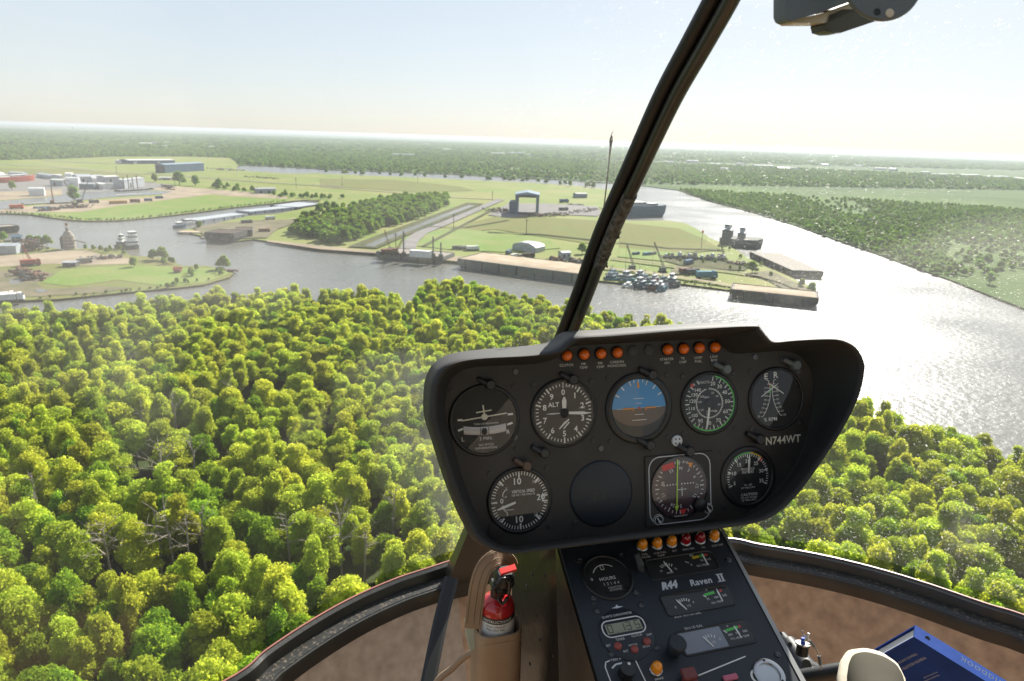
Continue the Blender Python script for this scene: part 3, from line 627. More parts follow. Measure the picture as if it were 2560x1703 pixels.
# the two blue sheds
t, w = building(n1(1135, 418), n1(1400, 400), 24, 17, 2, M_blue, M_roofb, 'blue steel shed with open dark end in front of the long pale roofed one', 'warehouse', 'warehouse')
for i in range(13): part(t, 'wall_rib', lambda m: m.box(w * (i + .5) / 13 - .25, -.22, 0, w * (i + .5) / 13 + .25, -.02, 16.8), M_bluel)
part(t, 'dark_opening', lambda m: m.box(-.3, 3, 0, .15, 21, 14), M_win)  # flat dark panel stands in for the shaded inside of the open end
building(n1(885, 358), n1(1200, 352), 50, 9, 2, M_blue, M_roofg, 'long low blue warehouse with pale flat roof behind the open ended shed', 'warehouse', 'warehouse', doors=[(.1, 8, 6, M_white), (.6, 8, 6, M_wgrey)])
building(n1(790, 352), n1(880, 355), 22, 7, 1.5, M_white, M_roofg, 'low white building at the left end of the long blue warehouse', 'building', 'warehouse')
# open portal shed
t, w = roots('portal_shed', 'tall grey blue steel shed open right through, in the meadow', 'shed', n6(700, 495), n6(1085, 509))
D_, H_ = 40, 26
for x0 in (0, w - w * .12): part(t, 'side_wall', lambda m: m.box(x0, 0, 0, x0 + w * .12, D_, H_), M_bluel)
part(t, 'roof', lambda m: m.loft([[(-.6, y_, H_), (w / 2, y_, H_ + 3), (w + .6, y_, H_), (w + .6, y_, H_ - 1.8), (w / 2, y_, H_ - .4), (-.6, y_, H_ - 1.8)] for y_ in (-1, D_ + 1)], True, True), M_roofb)
part(t, 'lean_to', lambda m: m.box(-w * .26, 4, 0, -.1, D_ * .8, H_ * .62), M_bluel)
for i in range(6): part(t, 'roof_beam', lambda m: m.box(w * .12, 3 + i * 6.5, H_ - 4, w * .88, 3.6 + i * 6.5, H_ - 2), M_hull)
part(t, 'slab', lambda m: m.box(w * .12, 1, .05, w * .88, D_ - 1, .5), M_sand2)
part(t, 'sill_wall', lambda m: m.box(w * .12, -.6, 0, w * .88, .4, 4), M_hull)
building(n6(1700, 212), n6(1880, 212), 12, 7, 1.2, M_bluel, M_roofg, 'small blue cabin with white roof by itself beyond the portal shed', 'cabin', 'cabin', doors=[(.7, 2, 3, M_win)], wins=3)
# sheds of the boatyard on the left (front left, front right, depth, height, arch)
YARD = [(n4(400, 615), n4(615, 612), 13, 11, True, M_white, M_white, 'white arched barn alone at the water edge of the boatyard'),
 (n4(690, 470), n4(860, 480), 14, 9, False, M_wgrey, M_roofg, 'grey shed with dark door left of the round white roof'), (n4(900, 470), n4(1080, 470), 14, 13, True, M_white, M_white, 'white round roofed boat shelter in the middle of the boatyard'),
 (n4(700, 375), n4(860, 372), 20, 7, True, M_white, M_roofg, 'white curved roof shed in the back row of the boatyard'), (n4(890, 355), n4(985, 355), 18, 8, True, M_white, M_white, 'narrow white curved shed next to it in the back row'),
 (n4(1080, 430), n4(1250, 425), 22, 10, False, M_wgrey, M_silver, 'silver grey shed directly right of the round white shelter'), (n4(1270, 420), n4(1450, 410), 24, 11, True, M_wgrey, M_silver, 'large silver rounded shed in the centre of the boatyard'),
 (n4(1450, 430), n4(1640, 420), 22, 10, False, M_wgrey, M_roofg, 'silver shed with a pale patch on its roof'), (n4(1090, 515), n4(1290, 520), 14, 8, False, M_bluel, M_silver, 'low blue grey shed behind the bare crane tree'),
 (n4(1300, 510), n4(1420, 520), 12, 8, False, M_white, M_white, 'small white shed by the slip in front of silver sheds'), (n4(1440, 500), n4(1590, 505), 12, 8, True, M_white, M_roofg, 'white tent roofed shed beside the dark doorway'),
 (n4(1700, 510), n4(1990, 470), 16, 13, False, M_wgrey, M_silver, 'long corrugated grey shed behind the tall piles'), (n4(-60, 340), n4(70, 345), 18, 7, True, M_white, M_roofg, 'pale shed cut by the left edge in the back row'),
 (n4(110, 350), n4(300, 355), 16, 8, True, M_wgrey, M_roofg, 'grey curved shed behind the red hull'), (n4(500, 355), n4(690, 385), 14, 6, False, M_wgrey, M_wgrey, 'dark grey low shed right of the red hull'),
 (n4(990, 370), n4(1230, 372), 16, 6, False, M_rust, M_wgrey, 'long rust brown walled shed in the back row'), (n4(2190, 380), n4(2340, 385), 10, 4, False, M_conc, M_roofg, 'low concrete hut by the yard end trees')]
for A, B, dp, h, ar, m1, m2, lb_ in YARD: building(A, B, dp, h, 1.5, m1, m2, lb_, 'shed', 'shed', doors=[] if ar else [(.3, 3.5, h * .6, M_win)], arch=ar)
building(n4(-150, 1400), n4(230, 1400), 14, 6, 1, M_wgrey, M_wgrey, 'grey roofed shed at the left edge of the peninsula', 'shed', 'shed')
building(n4(170, 1275), n4(300, 1270), 8, 6, 1, M_blue, M_blue, 'small blue roofed hut behind the peninsula shed', 'hut', 'hut')
building(n1(1190, 1103), n1(1235, 1103), 4, 2.4, 1.2, M_rust, M_red, 'tiny red roofed hut in the peninsula grass', 'hut', 'hut')
building(n1(430, 1062), n1(520, 1062), 6, 3, .3, M_hull, M_wgrey, 'dark low container on the sandy peninsula yard', 'container', 'container')
building(n1(1755, 555), n1(1890, 553), 12, 7, 1, M_wgrey, M_silver, 'grey ribbed shed at the far end of the sandy yard', 'shed', 'shed', doors=[(.2, 3, 4, M_win), (.6, 3, 4, M_win)])
building(n6(1470, 1240), n6(1610, 1235), 8, 6, .8, M_wgrey, M_wgrey, 'small grey block hut on the quay beside rusty scrap', 'hut', 'hut', wins=2)

# old stone tower / silo on the peninsula
t = thing('silo', 'old round stained concrete silo tower on the peninsula shore', 'silo', G(n4(960, 1330))); t.scale = (.82, .82, .8)
part(t, 'drum', lambda m: m.lathe([(5.2, 0), (5.1, 12), (4.9, 13), (3.4, 15.5), (3.2, 16.2), (1.5, 17.5), (1.4, 21), (0, 21.4)], 20), M_conc, True)
for i in range(4): part(t, 'iron_band', lambda m: m.lathe([(5.25, 2 + i * 3), (5.35, 2.2 + i * 3), (5.25, 2.4 + i * 3)], 20), M_rust)
part(t, 'hopper', lambda m: m.box(-1, -1, 22.3, 1, 1, 25), M_rust)
part(t, 'side_bin', lambda m: m.lathe([(2, 0), (2, 10), (0, 13)], 10, c=(-6, 1)), M_hull)
part(t, 'conveyor', lambda m: m.tube([(4, 0, 9), (15, -2, 6)], .7, 6), M_conc)
t = thing('water_tower', 'white water tower standing above the far woods on the horizon', 'tower', G(n1(505, 150)))
part(t, 'tank', lambda m: m.lathe([(0, 44), (9, 46), (13, 50), (13, 56), (8, 61), (0, 62)], 16), M_white, True)
part(t, 'stem', lambda m: m.lathe([(6, 0), (3, 8), (3, 46)], 12), M_white, True)

# far town buildings
ft_ = [(840, 222, 60, 26), (955, 225, 110, 30), (1030, 222, 50, 20), (1110, 240, 40, 18), (1280, 250, 50, 14), (1670, 178, 45, 40), (1120, 215, 40, 22), (300, 118, 60, 25), (700, 150, 60, 25), (1430, 243, 40, 16)]
TOWN = [(n1(a, b_), n1(a + c / 1.4, b_ + 1), d) for a, b_, c, d in ft_]
TOWN += [(n2(a, b_), n2(a + c, b_ + 2), d) for a, b_, c, d in [(20, 195, 130, 30), (500, 288, 150, 24), (690, 205, 40, 40), (1180, 272, 90, 28), (1290, 270, 110, 26), (1510, 215, 50, 50), (1620, 222, 80, 30), (1400, 285, 40, 22), (380, 250, 40, 20), (840, 245, 60, 20)]]
TOWN += [(n3(a, b_), n3(a + c, b_ + 3), d) for a, b_, c, d in [(315, 218, 45, 26), (330, 250, 40, 20), (440, 248, 60, 18), (560, 262, 50, 18), (690, 262, 40, 18), (790, 272, 95, 30), (905, 288, 60, 20), (965, 290, 30, 14), (1060, 250, 30, 30), (1180, 224, 35, 40), (1290, 275, 40, 16), (1400, 294, 60, 22), (1470, 300, 30, 14), (1700, 330, 110, 24), (1840, 338, 90, 24), (1960, 345, 120, 24), (2100, 355, 90, 24), (1630, 320, 40, 16), (1120, 268, 40, 16), (610, 290, 40, 12)]]
for i, (A, B, dp) in enumerate(TOWN): building(A, B, dp, 7 + (i * 37 % 5), 1.5, [M_white, M_roofg, M_wgrey][i % 3], [M_roofg, M_white, M_silver][i % 3], 'pale flat industrial building far off among the hazy woods', 'building', 'far_building', group='pale industrial buildings scattered in the distance')

# ---- boats and barges
def barge(A, B, width, h, mh, mdk, label, load=None, name='barge', coam=True, house=None, z=0.05):
    t, Lg = roots(name, label, 'barge', A, B, z)
    rk = min(5, Lg * .08)
    part(t, 'hull', lambda m: m.loft([[(rk, 0, -1), (Lg - rk, 0, -1), (Lg - rk, width, -1), (rk, width, -1)], [(0, 0, h * .5), (Lg, 0, h * .5), (Lg, width, h * .5), (0, width, h * .5)], [(0, 0, h), (Lg, 0, h), (Lg, width, h), (0, width, h)]], True, True), mh)
    part(t, 'deck', lambda m: m.box(.8, .8, h - .1, Lg - .8, width - .8, h + .12), mdk)
    if coam:
        part(t, 'coaming', lambda m: [m.box(.2, .2, h, Lg - .2, .55, h + .5), m.box(.2, width - .55, h, Lg - .2, width - .2, h + .5), m.box(.2, .6, h, .6, width - .6, h + .5), m.box(Lg - .6, .6, h, Lg - .2, width - .6, h + .5)], mh)
    nf = max(3, int(Lg / 14))
    for i in range(nf): part(t, 'fender', lambda m: m.box(Lg * (i + .5) / nf - .35, -.3, .2, Lg * (i + .5) / nf + .35, -.02, h - .1), M_tyre)
    if load:
        nx, ny = 24, 8
        def ld(m):
            rr = random.Random(3); rows = []
            for j in range(ny + 1):
                rows.append([(2 + (Lg - 4) * i / nx, 1.6 + (width - 3.2) * j / ny, h + .15 + (0 if j in (0, ny) or i in (0, nx) else load * rr.uniform(.5, 1.2))) for i in range(nx + 1)])
            m.loft(rows, False)
        part(t, 'sand_load', ld, M_sand2, True)
    return t, Lg
barge(n2(940, 1065), n2(1790, 1178), 38, 6.5, M_hullg, M_sand2, 'long black barge loaded flat with pale sand along the quay left of the post', 1.1)
barge(n3(655, 950), n3(1108, 1000), 22, 6, M_hull, M_deck, 'long flat barge with pale brown deck moored off the tip of the point', .5)
bq = [G(n5(*p), 5.5) for p in ((1500, 262), (1900, 440), (2205, 452), (1790, 275))]
t = thing('barge', 'wide grey decked barge moored alongside the right side of the point', 'barge', Vector((bq[0].x, bq[0].y, .05)))
bl = [Vector((p.x - bq[0].x, p.y - bq[0].y, 0)) for p in bq]; bc = sum(bl, Vector()) / 4
part(t, 'hull', lambda m: m.loft([[p.lerp(bc, .05) + Vector((0, 0, -1)) for p in bl], [p + Vector((0, 0, 2.5)) for p in bl], [p + Vector((0, 0, 5.4)) for p in bl]], True, True), M_hull)
part(t, 'deck', lambda m: m.loft([[p.lerp(bc, .03) + Vector((0, 0, z_)) for p in bl] for z_ in (5.3, 5.6)], True, True), M_conc)
for i in range(9): part(t, 'fender', lambda m: m.obox(bl[0].lerp(bl[1], (i + .5) / 9) + Vector((0, 0, 3)) + (bl[0] - bl[3]).normalized() * .3, (.8, 0, 0), (0, .8, 0), (0, 0, 4)), M_tyre)
barge(n1(1405, 890), n1(1605, 900), 24, 8, M_hull, M_wood, 'high sided dark barge in front of the dirt yard, nearest the channel', 0)
barge(n1(1610, 870), n1(1733, 868), 22, 7.5, M_hull, M_wood, 'dark barge tucked right behind the high sided one', 0)
barge(n1(1212, 838), n1(1400, 842), 12, 2, M_deck, M_sand2, 'low pale deck barge left of the dark high sided barge', 0, coam=False)
barge(n1(1370, 868), n1(1408, 869), 6, 1.2, M_conc, M_conc, 'tiny float beside the dark barge bow', 0, coam=False)
barge(n1(1360, 765), n1(1700, 716), 22, 3, M_wgrey, M_silver, 'long grey deck barge lying along the narrow channel', 0)
barge(n1(1720, 702), n1(2020, 668), 24, 3, M_wgrey, M_silver, 'pale silver barge end to end with the long grey one', 0)
barge(n1(1850, 655), n1(2040, 668), 60, 3, M_hull, M_silver, 'wide silver decked barge at the head of the narrow channel', 0)
barge(n4(-300, 1150), n4(275, 1105), 15, 5.5, M_hull, M_conc, 'black open barge cut by the left edge on the river', 0)
barge(n4(340, 745), n4(1010, 712), 13, 2, M_sand2, M_silver, 'pale barge with yellow side lying in the boatyard slip', 0)
barge(n4(1650, 560), n4(2110, 525), 12, 3, M_hull, M_silver, 'cream decked barge in the slip below the long grey shed', 0)
barge(n4(1600, 610), n4(1990, 592), 8, 1.6, M_white, M_white, 'white narrow barge beside the slip bank', 0)
barge(n4(480, 800), n4(700, 790), 8, 2.5, M_blue, M_wgrey, 'small dark blue workboat hull lying on the spit shore', 0)
# red ship and others on the hard
def ship(A, B, width, h, mh, ms, label, cat='ship', name='ship', houses=(), mast=None, z=0.05, bow=.18, two=None):
    t, Lg = roots(name, label, cat, A, B, z)
    def hull(m):
        st = [(0, .8), (.05, .95), (.5, 1), (1 - bow, .95), (1 - bow / 2, .6), (1, .08)]
        rings = []
        for s_, k_ in st:
            sh = h * (1 + .25 * max(0, s_ - .6)); c_ = width / 2; q = width / 2 * k_
            rings.append([(s_ * Lg, c_ - q, sh), (s_ * Lg * .99, c_ - q * .92, sh * .4), (s_ * Lg * .97, c_ - q * .7, -1), (s_ * Lg * .97, c_ + q * .7, -1), (s_ * Lg * .99, c_ + q * .92, sh * .4), (s_ * Lg, c_ + q, sh)])
        m.loft(rings, True, True)
    part(t, 'hull', hull, mh, True, edge=50)
    part(t, 'bulwark', lambda m: m.loft([[(s_ * Lg, width / 2 - width / 2 * k_, h * (1 + .25 * max(0, s_ - .6)) + d_) for s_, k_ in [(0, .8), (.5, 1), (1 - bow, .95), (1, .08)]] for d_ in (0, .8)], False), mh)
    for x0, x1, z0, z1, in_, mm in houses:
        hs = part(t, 'deckhouse', lambda m: m.box(x0 * Lg, width * in_, h + z0, x1 * Lg, width * (1 - in_), h + z1, .3), mm)
        part(t, 'window_band', lambda m: m.box(x0 * Lg - .06, width * in_ - .06, h + z1 - 1.3, x1 * Lg + .06, width * (1 - in_) + .06, h + z1 - .55), M_win)
        part(t, 'house_roof', lambda m: m.box(x0 * Lg - .3, width * in_ - .3, h + z1, x1 * Lg + .3, width * (1 - in_) + .3, h + z1 + .2), ms)
    if mast:
        for mx_, mh_ in mast: part(t, 'mast', lambda m: [m.tube([(mx_ * Lg, width / 2, h), (mx_ * Lg, width / 2, h + mh_)], [.3, .12], 6), m.tube([(mx_ * Lg - 1.5, width / 2, h + mh_ * .8), (mx_ * Lg + 1.5, width / 2, h + mh_ * .8)], .1, 5)], ms)
    return t, Lg
ship(n4(-120, 440), n4(540, 405), 16, 8, M_red, M_white, 'long faded red ship hull standing in the boatyard at the left edge', z=1.3, houses=[(.2, .42, 0, 4, .15, M_white), (.45, .75, 0, 3, .2, M_wgrey)])
t, w = ship(n3(130, 535), n3(345, 530), 26, 13, M_bluel, M_white, 'grey blue floating dock ship at the river bend right of the post', houses=[(.15, .5, 0, 6, .15, M_wgrey), (.6, .8, 0, 4, .2, M_wgrey)], mast=[(.2, 12), (.55, 10)], bow=.05)
t, w = ship(n5(1200, 205), n5(1600, 242), 34, 7, M_hullg, M_wgrey, 'dark supply vessel with two tower blocks aft and flat open foredeck', houses=[(.03, .24, 0, 8, .22, M_hullg), (.06, .2, 8, 13, .34, M_wgrey), (.4, .56, 0, 6, .3, M_hullg), (.43, .54, 6, 11, .38, M_wgrey)], mast=[(.1, 19), (.18, 16), (.5, 15)], bow=.1)
part(t, 'cargo_deck', lambda m: m.box(.28 * w, 3, 7, .9 * w, 10, 7.4), M_deck)
ship(n4(1560, 1330), n4(1740, 1335), 8, 2.5, M_hull, M_white, 'blue and white pushboat with mast moored at the peninsula, left of the pair', 'boat', 'pushboat', houses=[(.15, .7, 0, 3, .15, M_bluel), (.3, .6, 3, 6, .25, M_white), (.35, .55, 6, 8.5, .3, M_bluel)], mast=[(.45, 13), (.2, 9)])
ship(n4(1740, 1345), n4(1945, 1325), 9, 2.5, M_hull, M_white, 'white pushboat with tall square wheelhouse, right of the moored pair', 'boat', 'pushboat', houses=[(.15, .85, 0, 4, .12, M_white), (.3, .85, 4, 8, .2, M_white), (.4, .85, 8, 11, .25, M_white)], mast=[(.6, 13)])
ship(n1(1218, 800), n1(1290, 790), 7, 2.5, M_blue, M_white, 'small blue workboat at the end of the long grey barge', 'boat', 'workboat', houses=[(.2, .7, 0, 3, .2, M_white)], mast=[(.4, 6)])
ship(n1(1275, 775), n1(1355, 765), 7, 2, M_white, M_white, 'small white cabin boat behind the blue workboat', 'boat', 'workboat', houses=[(.2, .6, 0, 3, .2, M_white)])
# cluster of turquoise workboats right of the post
CL = [((100, 540), (240, 560), .6, M_teal, 'turquoise workboat nearest the post in the moored cluster'), ((230, 545), (370, 575), .8, M_teal, 'turquoise tug with white roof second from the post'), ((370, 600), (510, 625), .7, M_bluel, 'blue grey workboat with white railings in mid cluster'),
      ((430, 560), (530, 580), .6, M_teal, 'small turquoise boat behind the blue grey one'), ((520, 625), (610, 640), .6, M_rust, 'rusty brown workboat between the turquoise ones'), ((600, 635), (700, 645), .6, M_teal, 'low turquoise skiff at the outer edge of the cluster'),
      ((600, 580), (700, 600), .6, M_white, 'white boat with cream canopy in the cluster'), ((690, 590), (830, 605), .9, M_hullg, 'dark green tug with turquoise wheelhouse at the right end of the cluster'), ((280, 600), (380, 612), .3, M_white, 'long thin white launch in front of the cluster'),
      ((120, 500), (250, 520), .5, M_wgrey, 'grey flat boat close under the quay by the post'), ((380, 520), (500, 540), .6, M_bluel, 'pale blue boat moored against the quay'), ((530, 545), (620, 560), .4, M_red, 'small red boat tied behind the white one')]
for i, (a, b_, s_, m_, lb_) in enumerate(CL):
    ship(n5(*a), n5(*b_), 9, 2.6 * s_ + .6, m_, M_wgrey if i % 3 else M_bluel, lb_, 'boat', 'workboat', houses=[(.15, .65, 0, 3 * s_, .15, M_wgrey if i % 2 else M_teal), (.25, .5, 3 * s_, 5.5 * s_ + .5, .25, M_wgrey if i % 3 else M_white)] if s_ > .35 else [(.3, .6, 0, 1.5, .2, M_white)], mast=[(.3, 10 * s_ + 2)])
# crane barge beside the quay
t, Lg = barge(n2(385, 1000), n2(845, 1040), 24, 5, M_hullg, M_deck, 'dark crane barge with white container moored beside the dirt road end', 0)
def crane(p, h, m_, label, boom=(10, 0, 22), base=4, name='crane'):
    t = thing(name, label, 'crane', p)
    part(t, 'track_base', lambda m: [m.box(-base * .6, -base * .5, 0, -base * .25, base * .5, 1.2, .3), m.box(base * .25, -base * .5, 0, base * .6, base * .5, 1.2, .3), m.box(-base * .3, -base * .3, .6, base * .3, base * .3, 1.4)], M_tyre)
    part(t, 'cab', lambda m: m.box(-base * .5, -base * .35, 1.4, base * .45, base * .35, 4, .3), m_)
    def bm(m):
        b_ = Vector(boom); o_ = Vector((base * .3, 0, 2.5)); q = Vector((0, .7, 0)); u = b_.cross(q).normalized() * .7
        for s1 in (-1, 1):
            for s2 in (-1, 1): m.tube([o_ + q * s1 + u * s2, o_ + b_ + q * s1 * .3 + u * s2 * .3], .13, 4)
        for k_ in range(10):
            f0, f1 = k_ / 10, (k_ + 1) / 10
            for s1 in (-1, 1): m.tube([o_ + b_ * f0 + q * s1 + u, o_ + b_ * f1 + q * s1 * .7 - u * .8], .08, 3)
    part(t, 'lattice_boom', bm, m_)
    part(t, 'hoist_rope', lambda m: m.tube([Vector((base * .3, 0, 2.5)) + Vector(boom), Vector((base * .3 + boom[0], boom[1], 2))], .07, 4), M_hull)
    return t
def onb(p, dz): return Vector((p.x, p.y, dz))
crane(onb(G(n2(460, 975), 5), 5.3), 20, M_rust, 'rusty red crawler crane at the left end of the crane barge', (-4, 2, 16), 9)
crane(onb(G(n2(510, 970), 5), 5.3), 20, M_rust, 'second rusty crane on the crane barge with boom leaning right', (7, 0, 13), 6)
for i, (q, hh, lb_) in enumerate([((574, 985), 19, 'tall dark spud pile standing left of the white container'), ((775, 995), 16, 'tall dark spud pile standing right of the white container'), ((828, 1000), 12, 'shorter dark pile at the right end of the crane barge')]):
    t = thing('spud_pile', lb_, 'pile', onb(G(n2(*q), 5), .0)); part(t, 'pile_shaft', lambda m: m.tube([(0, 0, 0), (0, 0, hh + 5)], .55, 8), M_hull); part(t, 'guide_frame', lambda m: m.box(-1.6, -1.6, 5.2, 1.6, 1.6, 8, .2), M_hull)
t, w = roots('container', 'long white container standing on the crane barge', 'container', n2(612, 990), n2(757, 1000), 5.15)
part(t, 'box', lambda m: m.box(0, 0, 0, w, 5, 5, .1), M_white)
for i in range(9): part(t, 'rib', lambda m: m.box(w * (i + .7) / 10, -.08, .3, w * (i + .7) / 10 + .25, -.01, 4.8), M_wgrey)
# bare black gantry crane and drooping tree-like derrick in the yard
crane(G(n4(1040, 745)), 20, M_hull, 'dark derrick crane on the grass spit with its boom over the slip', (-12, 4, 26), 7)
crane(G(n4(1100, 700)), 20, M_hull, 'second dark derrick beside it with boom leaning right', (9, 4, 24), 6)
t, o = single_tree(G(n4(1010, 700)), 1.6, 'dark bare looking tree mass over the boatyard slip', mi=1, sz=2.0)
crane(G(n1(200, 1050)), 12, M_red, 'small red crane with thin jib on the peninsula yard', (-4, 0, 12), 5)
crane(G(n4(720, 715)), 14, M_red, 'thin red jib crane beside the yellow sided barge', (0, 0, 18), 4)
crane(G(n5(380, 440)), 14, M_hullg, 'thin grey derrick leaning left above the moored cluster', (-6, 3, 17), 5)
crane(G(n5(670, 460)), 14, M_hullg, 'thin grey derrick leaning left above the right end of the cluster', (-9, 3, 20), 5)
crane(G(n5(1230, 330)), 14, M_hull, 'black crane among the parked machines on the point', (-3, 0, 9), 6)
for i, xx in enumerate([1705, 1770, 1830, 1890]):
    p = G(n4(xx, 520)); tag(MB(p).tube([(0, 0, 0), (0, 0, 19 + i % 2 * 3)], .7, 7).build('mooring_pile', M_rust, origin=p), '%s tall rusty mooring pile in front of the long grey shed' % ['first', 'second', 'third', 'fourth'][i] + ' from the left', 'pile', 'tall rusty piles by the slip')
# silver tanker-like shed in the meadow, trucks, machines
t, w = roots('quonset_tank', 'silver grey rounded storage hut with bright roof in the near meadow', 'hut', n6(1040, 1125), n6(1190, 1090))
part(t, 'shell', lambda m: m.loft([[(x_, y_ * 24, z_ * 7.5) for y_, z_ in [(0, 0), (0, .55), (.08, .8), (.3, .97), (.5, 1), (.7, .97), (.92, .8), (1, .55), (1, 0)]] for x_ in (0, w)], False), M_wgrey, True)
part(t, 'end_wall', lambda m: [m.poly([(x_, y_ * 24, z_ * 7.5) for y_, z_ in [(0, 0), (0, .55), (.08, .8), (.3, .97), (.5, 1), (.7, .97), (.92, .8), (1, .55), (1, 0)]]) for x_ in (.1, w - .1)], M_wgrey)
part(t, 'roof_light', lambda m: m.box(1.5, 8, 7.35, w * .6, 16, 7.8), M_white)
def truck(p, rz, s, m_, label, cat='truck', name='truck', tank=False):
    t = thing(name, label, cat, p, None, rz); t.scale = (s, s, s)
    part(t, 'chassis', lambda m: m.box(-3.5, -1.1, .5, 3.8, 1.1, .9), M_hull)
    part(t, 'cab', lambda m: m.loft([[(2.2, -1.1, .9), (3.9, -1.1, .9), (3.9, 1.1, .9), (2.2, 1.1, .9)], [(2.2, -1.1, 2), (3.8, -1.1, 1.8), (3.8, 1.1, 1.8), (2.2, 1.1, 2)], [(2.3, -1, 2.9), (3.2, -1, 2.9), (3.2, 1, 2.9), (2.3, 1, 2.9)]], True, True), m_)
    part(t, 'windscreen', lambda m: m.poly([(3.83, -.95, 1.9), (3.83, .95, 1.9), (3.27, .9, 2.8), (3.27, -.9, 2.8)]), M_win)
    part(t, 'body', (lambda m: m.tube([(-3.4, 0, 2), (2, 0, 2)], 1.1, 12)) if tank else (lambda m: m.box(-3.5, -1.15, .95, 2, 1.15, 2.7, .08)), m_)
    for x_ in (-2.6, 2.9):
        for y_ in (-1.05, 1.05): part(t, 'wheel', lambda m: m.tube([(x_, y_ - .15, .5), (x_, y_ + .15, .5)], .5, 10), M_tyre)
    return t
TR = [(n2(940, 940), .2, 1.2, M_hull, 'black truck, left of two dark ones parked behind the quay'), (n2(985, 942), .1, 1.2, M_hullg, 'dark green truck next to it behind the quay'), (n2(1045, 948), 0, 1.5, M_white, 'white truck parked behind the sand barge'),
      (n6(690, 1190), .5, 1.0, M_white, 'small white van on the quay edge'), (n6(820, 1195), .3, 1.0, M_conc, 'small beige pickup beside the white van'), (n6(920, 1200), .1, 1.4, M_wood, 'brown flat machine next to the beige pickup'),
      (n6(600, 1140), 1, 1.3, M_bluel, 'pale blue upright tank cart behind the quay'), (n5(415, 295), .3, 1.0, M_blue, 'small blue tractor in the meadow by the post'), (n5(520, 300), .2, 1.1, M_teal, 'teal tractor in the meadow row'), (n5(575, 295), .5, 1.1, M_hullg, 'dark green tractor at the right of the meadow row'),
      (n5(915, 388), .6, 1.6, M_blue, 'blue pickup driving on the track at the fork'), (n5(1080, 520), -.15, 2.1, M_teal, 'green and white car parked on the lower track'), (n5(890, 470), .2, 1.6, M_rust, 'brown scrap truck left of the parked car'), (n5(950, 480), .2, 1.6, M_hull, 'black scrap trailer beside the brown truck'),
      (n1(1105, 465), .2, 1.6, M_white, 'white lorry at the yard trees'), (n4(1560, 715), .2, 1.4, M_lead, 'yellow digger on the sand yard, left of the pair'), (n4(1680, 710), .2, 1.4, M_lead, 'yellow loader on the sand yard, right of the pair'), (n4(1850, 695), .2, 1.6, M_rust, 'brown dumper on the sand yard'), (n4(2030, 675), .3, 1.3, M_blue, 'blue truck at the edge of the spit grass'), (n4(2180, 640), .3, 1.3, M_blue, 'bright blue truck further along the sand yard'),
      (n4(1290, 705), .1, 1.5, M_hullg, 'grey truck beside the derricks'), (n4(230, 790), .2, 1.8, M_orange, 'orange skip at the spit point'), (n1(210, 1055), .3, 1.6, M_red, 'red machine body on the peninsula yard'), (n1(580, 1035), .2, 1.3, M_conc, 'beige car on the peninsula sand'), (n1(1690, 765), .3, 1.5, M_hullg, 'dark truck on the dirt yard'), (n1(1850, 735), .3, 1.4, M_white, 'white van on the dirt yard'), (n1(1810, 825), .1, 1.4, M_rust, 'rust brown machine on the dirt yard edge'),
      (n1(10, 1300), .3, 1.8, M_white, 'white truck nose at the left edge below the peninsula'), (n1(65, 1305), .2, 1.8, M_white, 'white truck beside it below the peninsula'), (n6(1500, 290), .2, 2.0, M_blue, 'blue truck behind the gravel apron'), (n6(1490, 430), .2, 1.8, M_hull, 'black machine on the gravel apron')]
for q, rz, s_, m_, lb_ in TR: truck(G(q), rz, s_, m_, lb_, 'vehicle', 'vehicle')
# row of parked round machines on the mud
for i, xx in enumerate([700, 760, 830, 880, 920, 975, 1040, 1095, 1140, 1205, 1250]):
    p = G(n5(xx, 330 + (xx - 700) * .04)); t = thing('machine', 'mud coloured machine parked in the row on the mud, with pale round cab roof', 'machine', p, 'row of machines parked on the mud strip', .3 * i)
    s_ = 1.2 + .5 * ((i * 7) % 3) / 2
    part(t, 'body', lambda m: m.box(-1.8 * s_, -1.2 * s_, .6, 1.8 * s_, 1.2 * s_, 2 * s_, .3), M_hull); part(t, 'cab', lambda m: m.lathe([(1.1 * s_, 2 * s_), (1.1 * s_, 3.2 * s_), (.6 * s_, 3.7 * s_), (0, 3.8 * s_)], 10), M_conc if i % 2 else M_wgrey)
    part(t, 'wheel', lambda m: m.tube([(1 * s_, -1.4 * s_, .7), (1 * s_, 1.4 * s_, .7)], .7, 8), M_tyre)
# scrap heaps (uncountable)
def heap(q0, q1, hh, m_, label, nn=70, wd=8, z=1.3):
    a, b_ = G(q0, z), G(q1, z); rr = random.Random(nn); mb = MB()
    for i in range(nn):
        c = a.lerp(b_, rr.random()) + Vector((rr.uniform(-1, 1), rr.uniform(-1, 1), 0)) * wd / 2; s_ = rr.uniform(.6, 2.2)
        ax = Vector((rr.uniform(-1, 1), rr.uniform(-1, 1), rr.uniform(-.3, .3))).normalized(); ay = ax.cross(Vector((0, 0, 1))).normalized(); az = ax.cross(ay)
        mb.mi = rr.randint(0, 2); mb.obox(c + Vector((0, 0, hh * rr.random())), ax * s_ * 1.8, ay * s_, az * s_ * .6)
    tag(mb.build('scrap_heap', [m_, M_rust, M_hull], kind='stuff'), label, 'scrap heap')
heap(n6(950, 530), n6(1500, 500), 4, M_dirt, 'rubble heap in front of the portal shed', 120, 14); heap(n6(1300, 1250), n6(1450, 1260), 3, M_rust, 'red rusty scrap on the quay left of the grey hut'); heap(n6(1620, 1270), n6(1780, 1290), 3, M_conc, 'mixed scrap right of the grey hut')
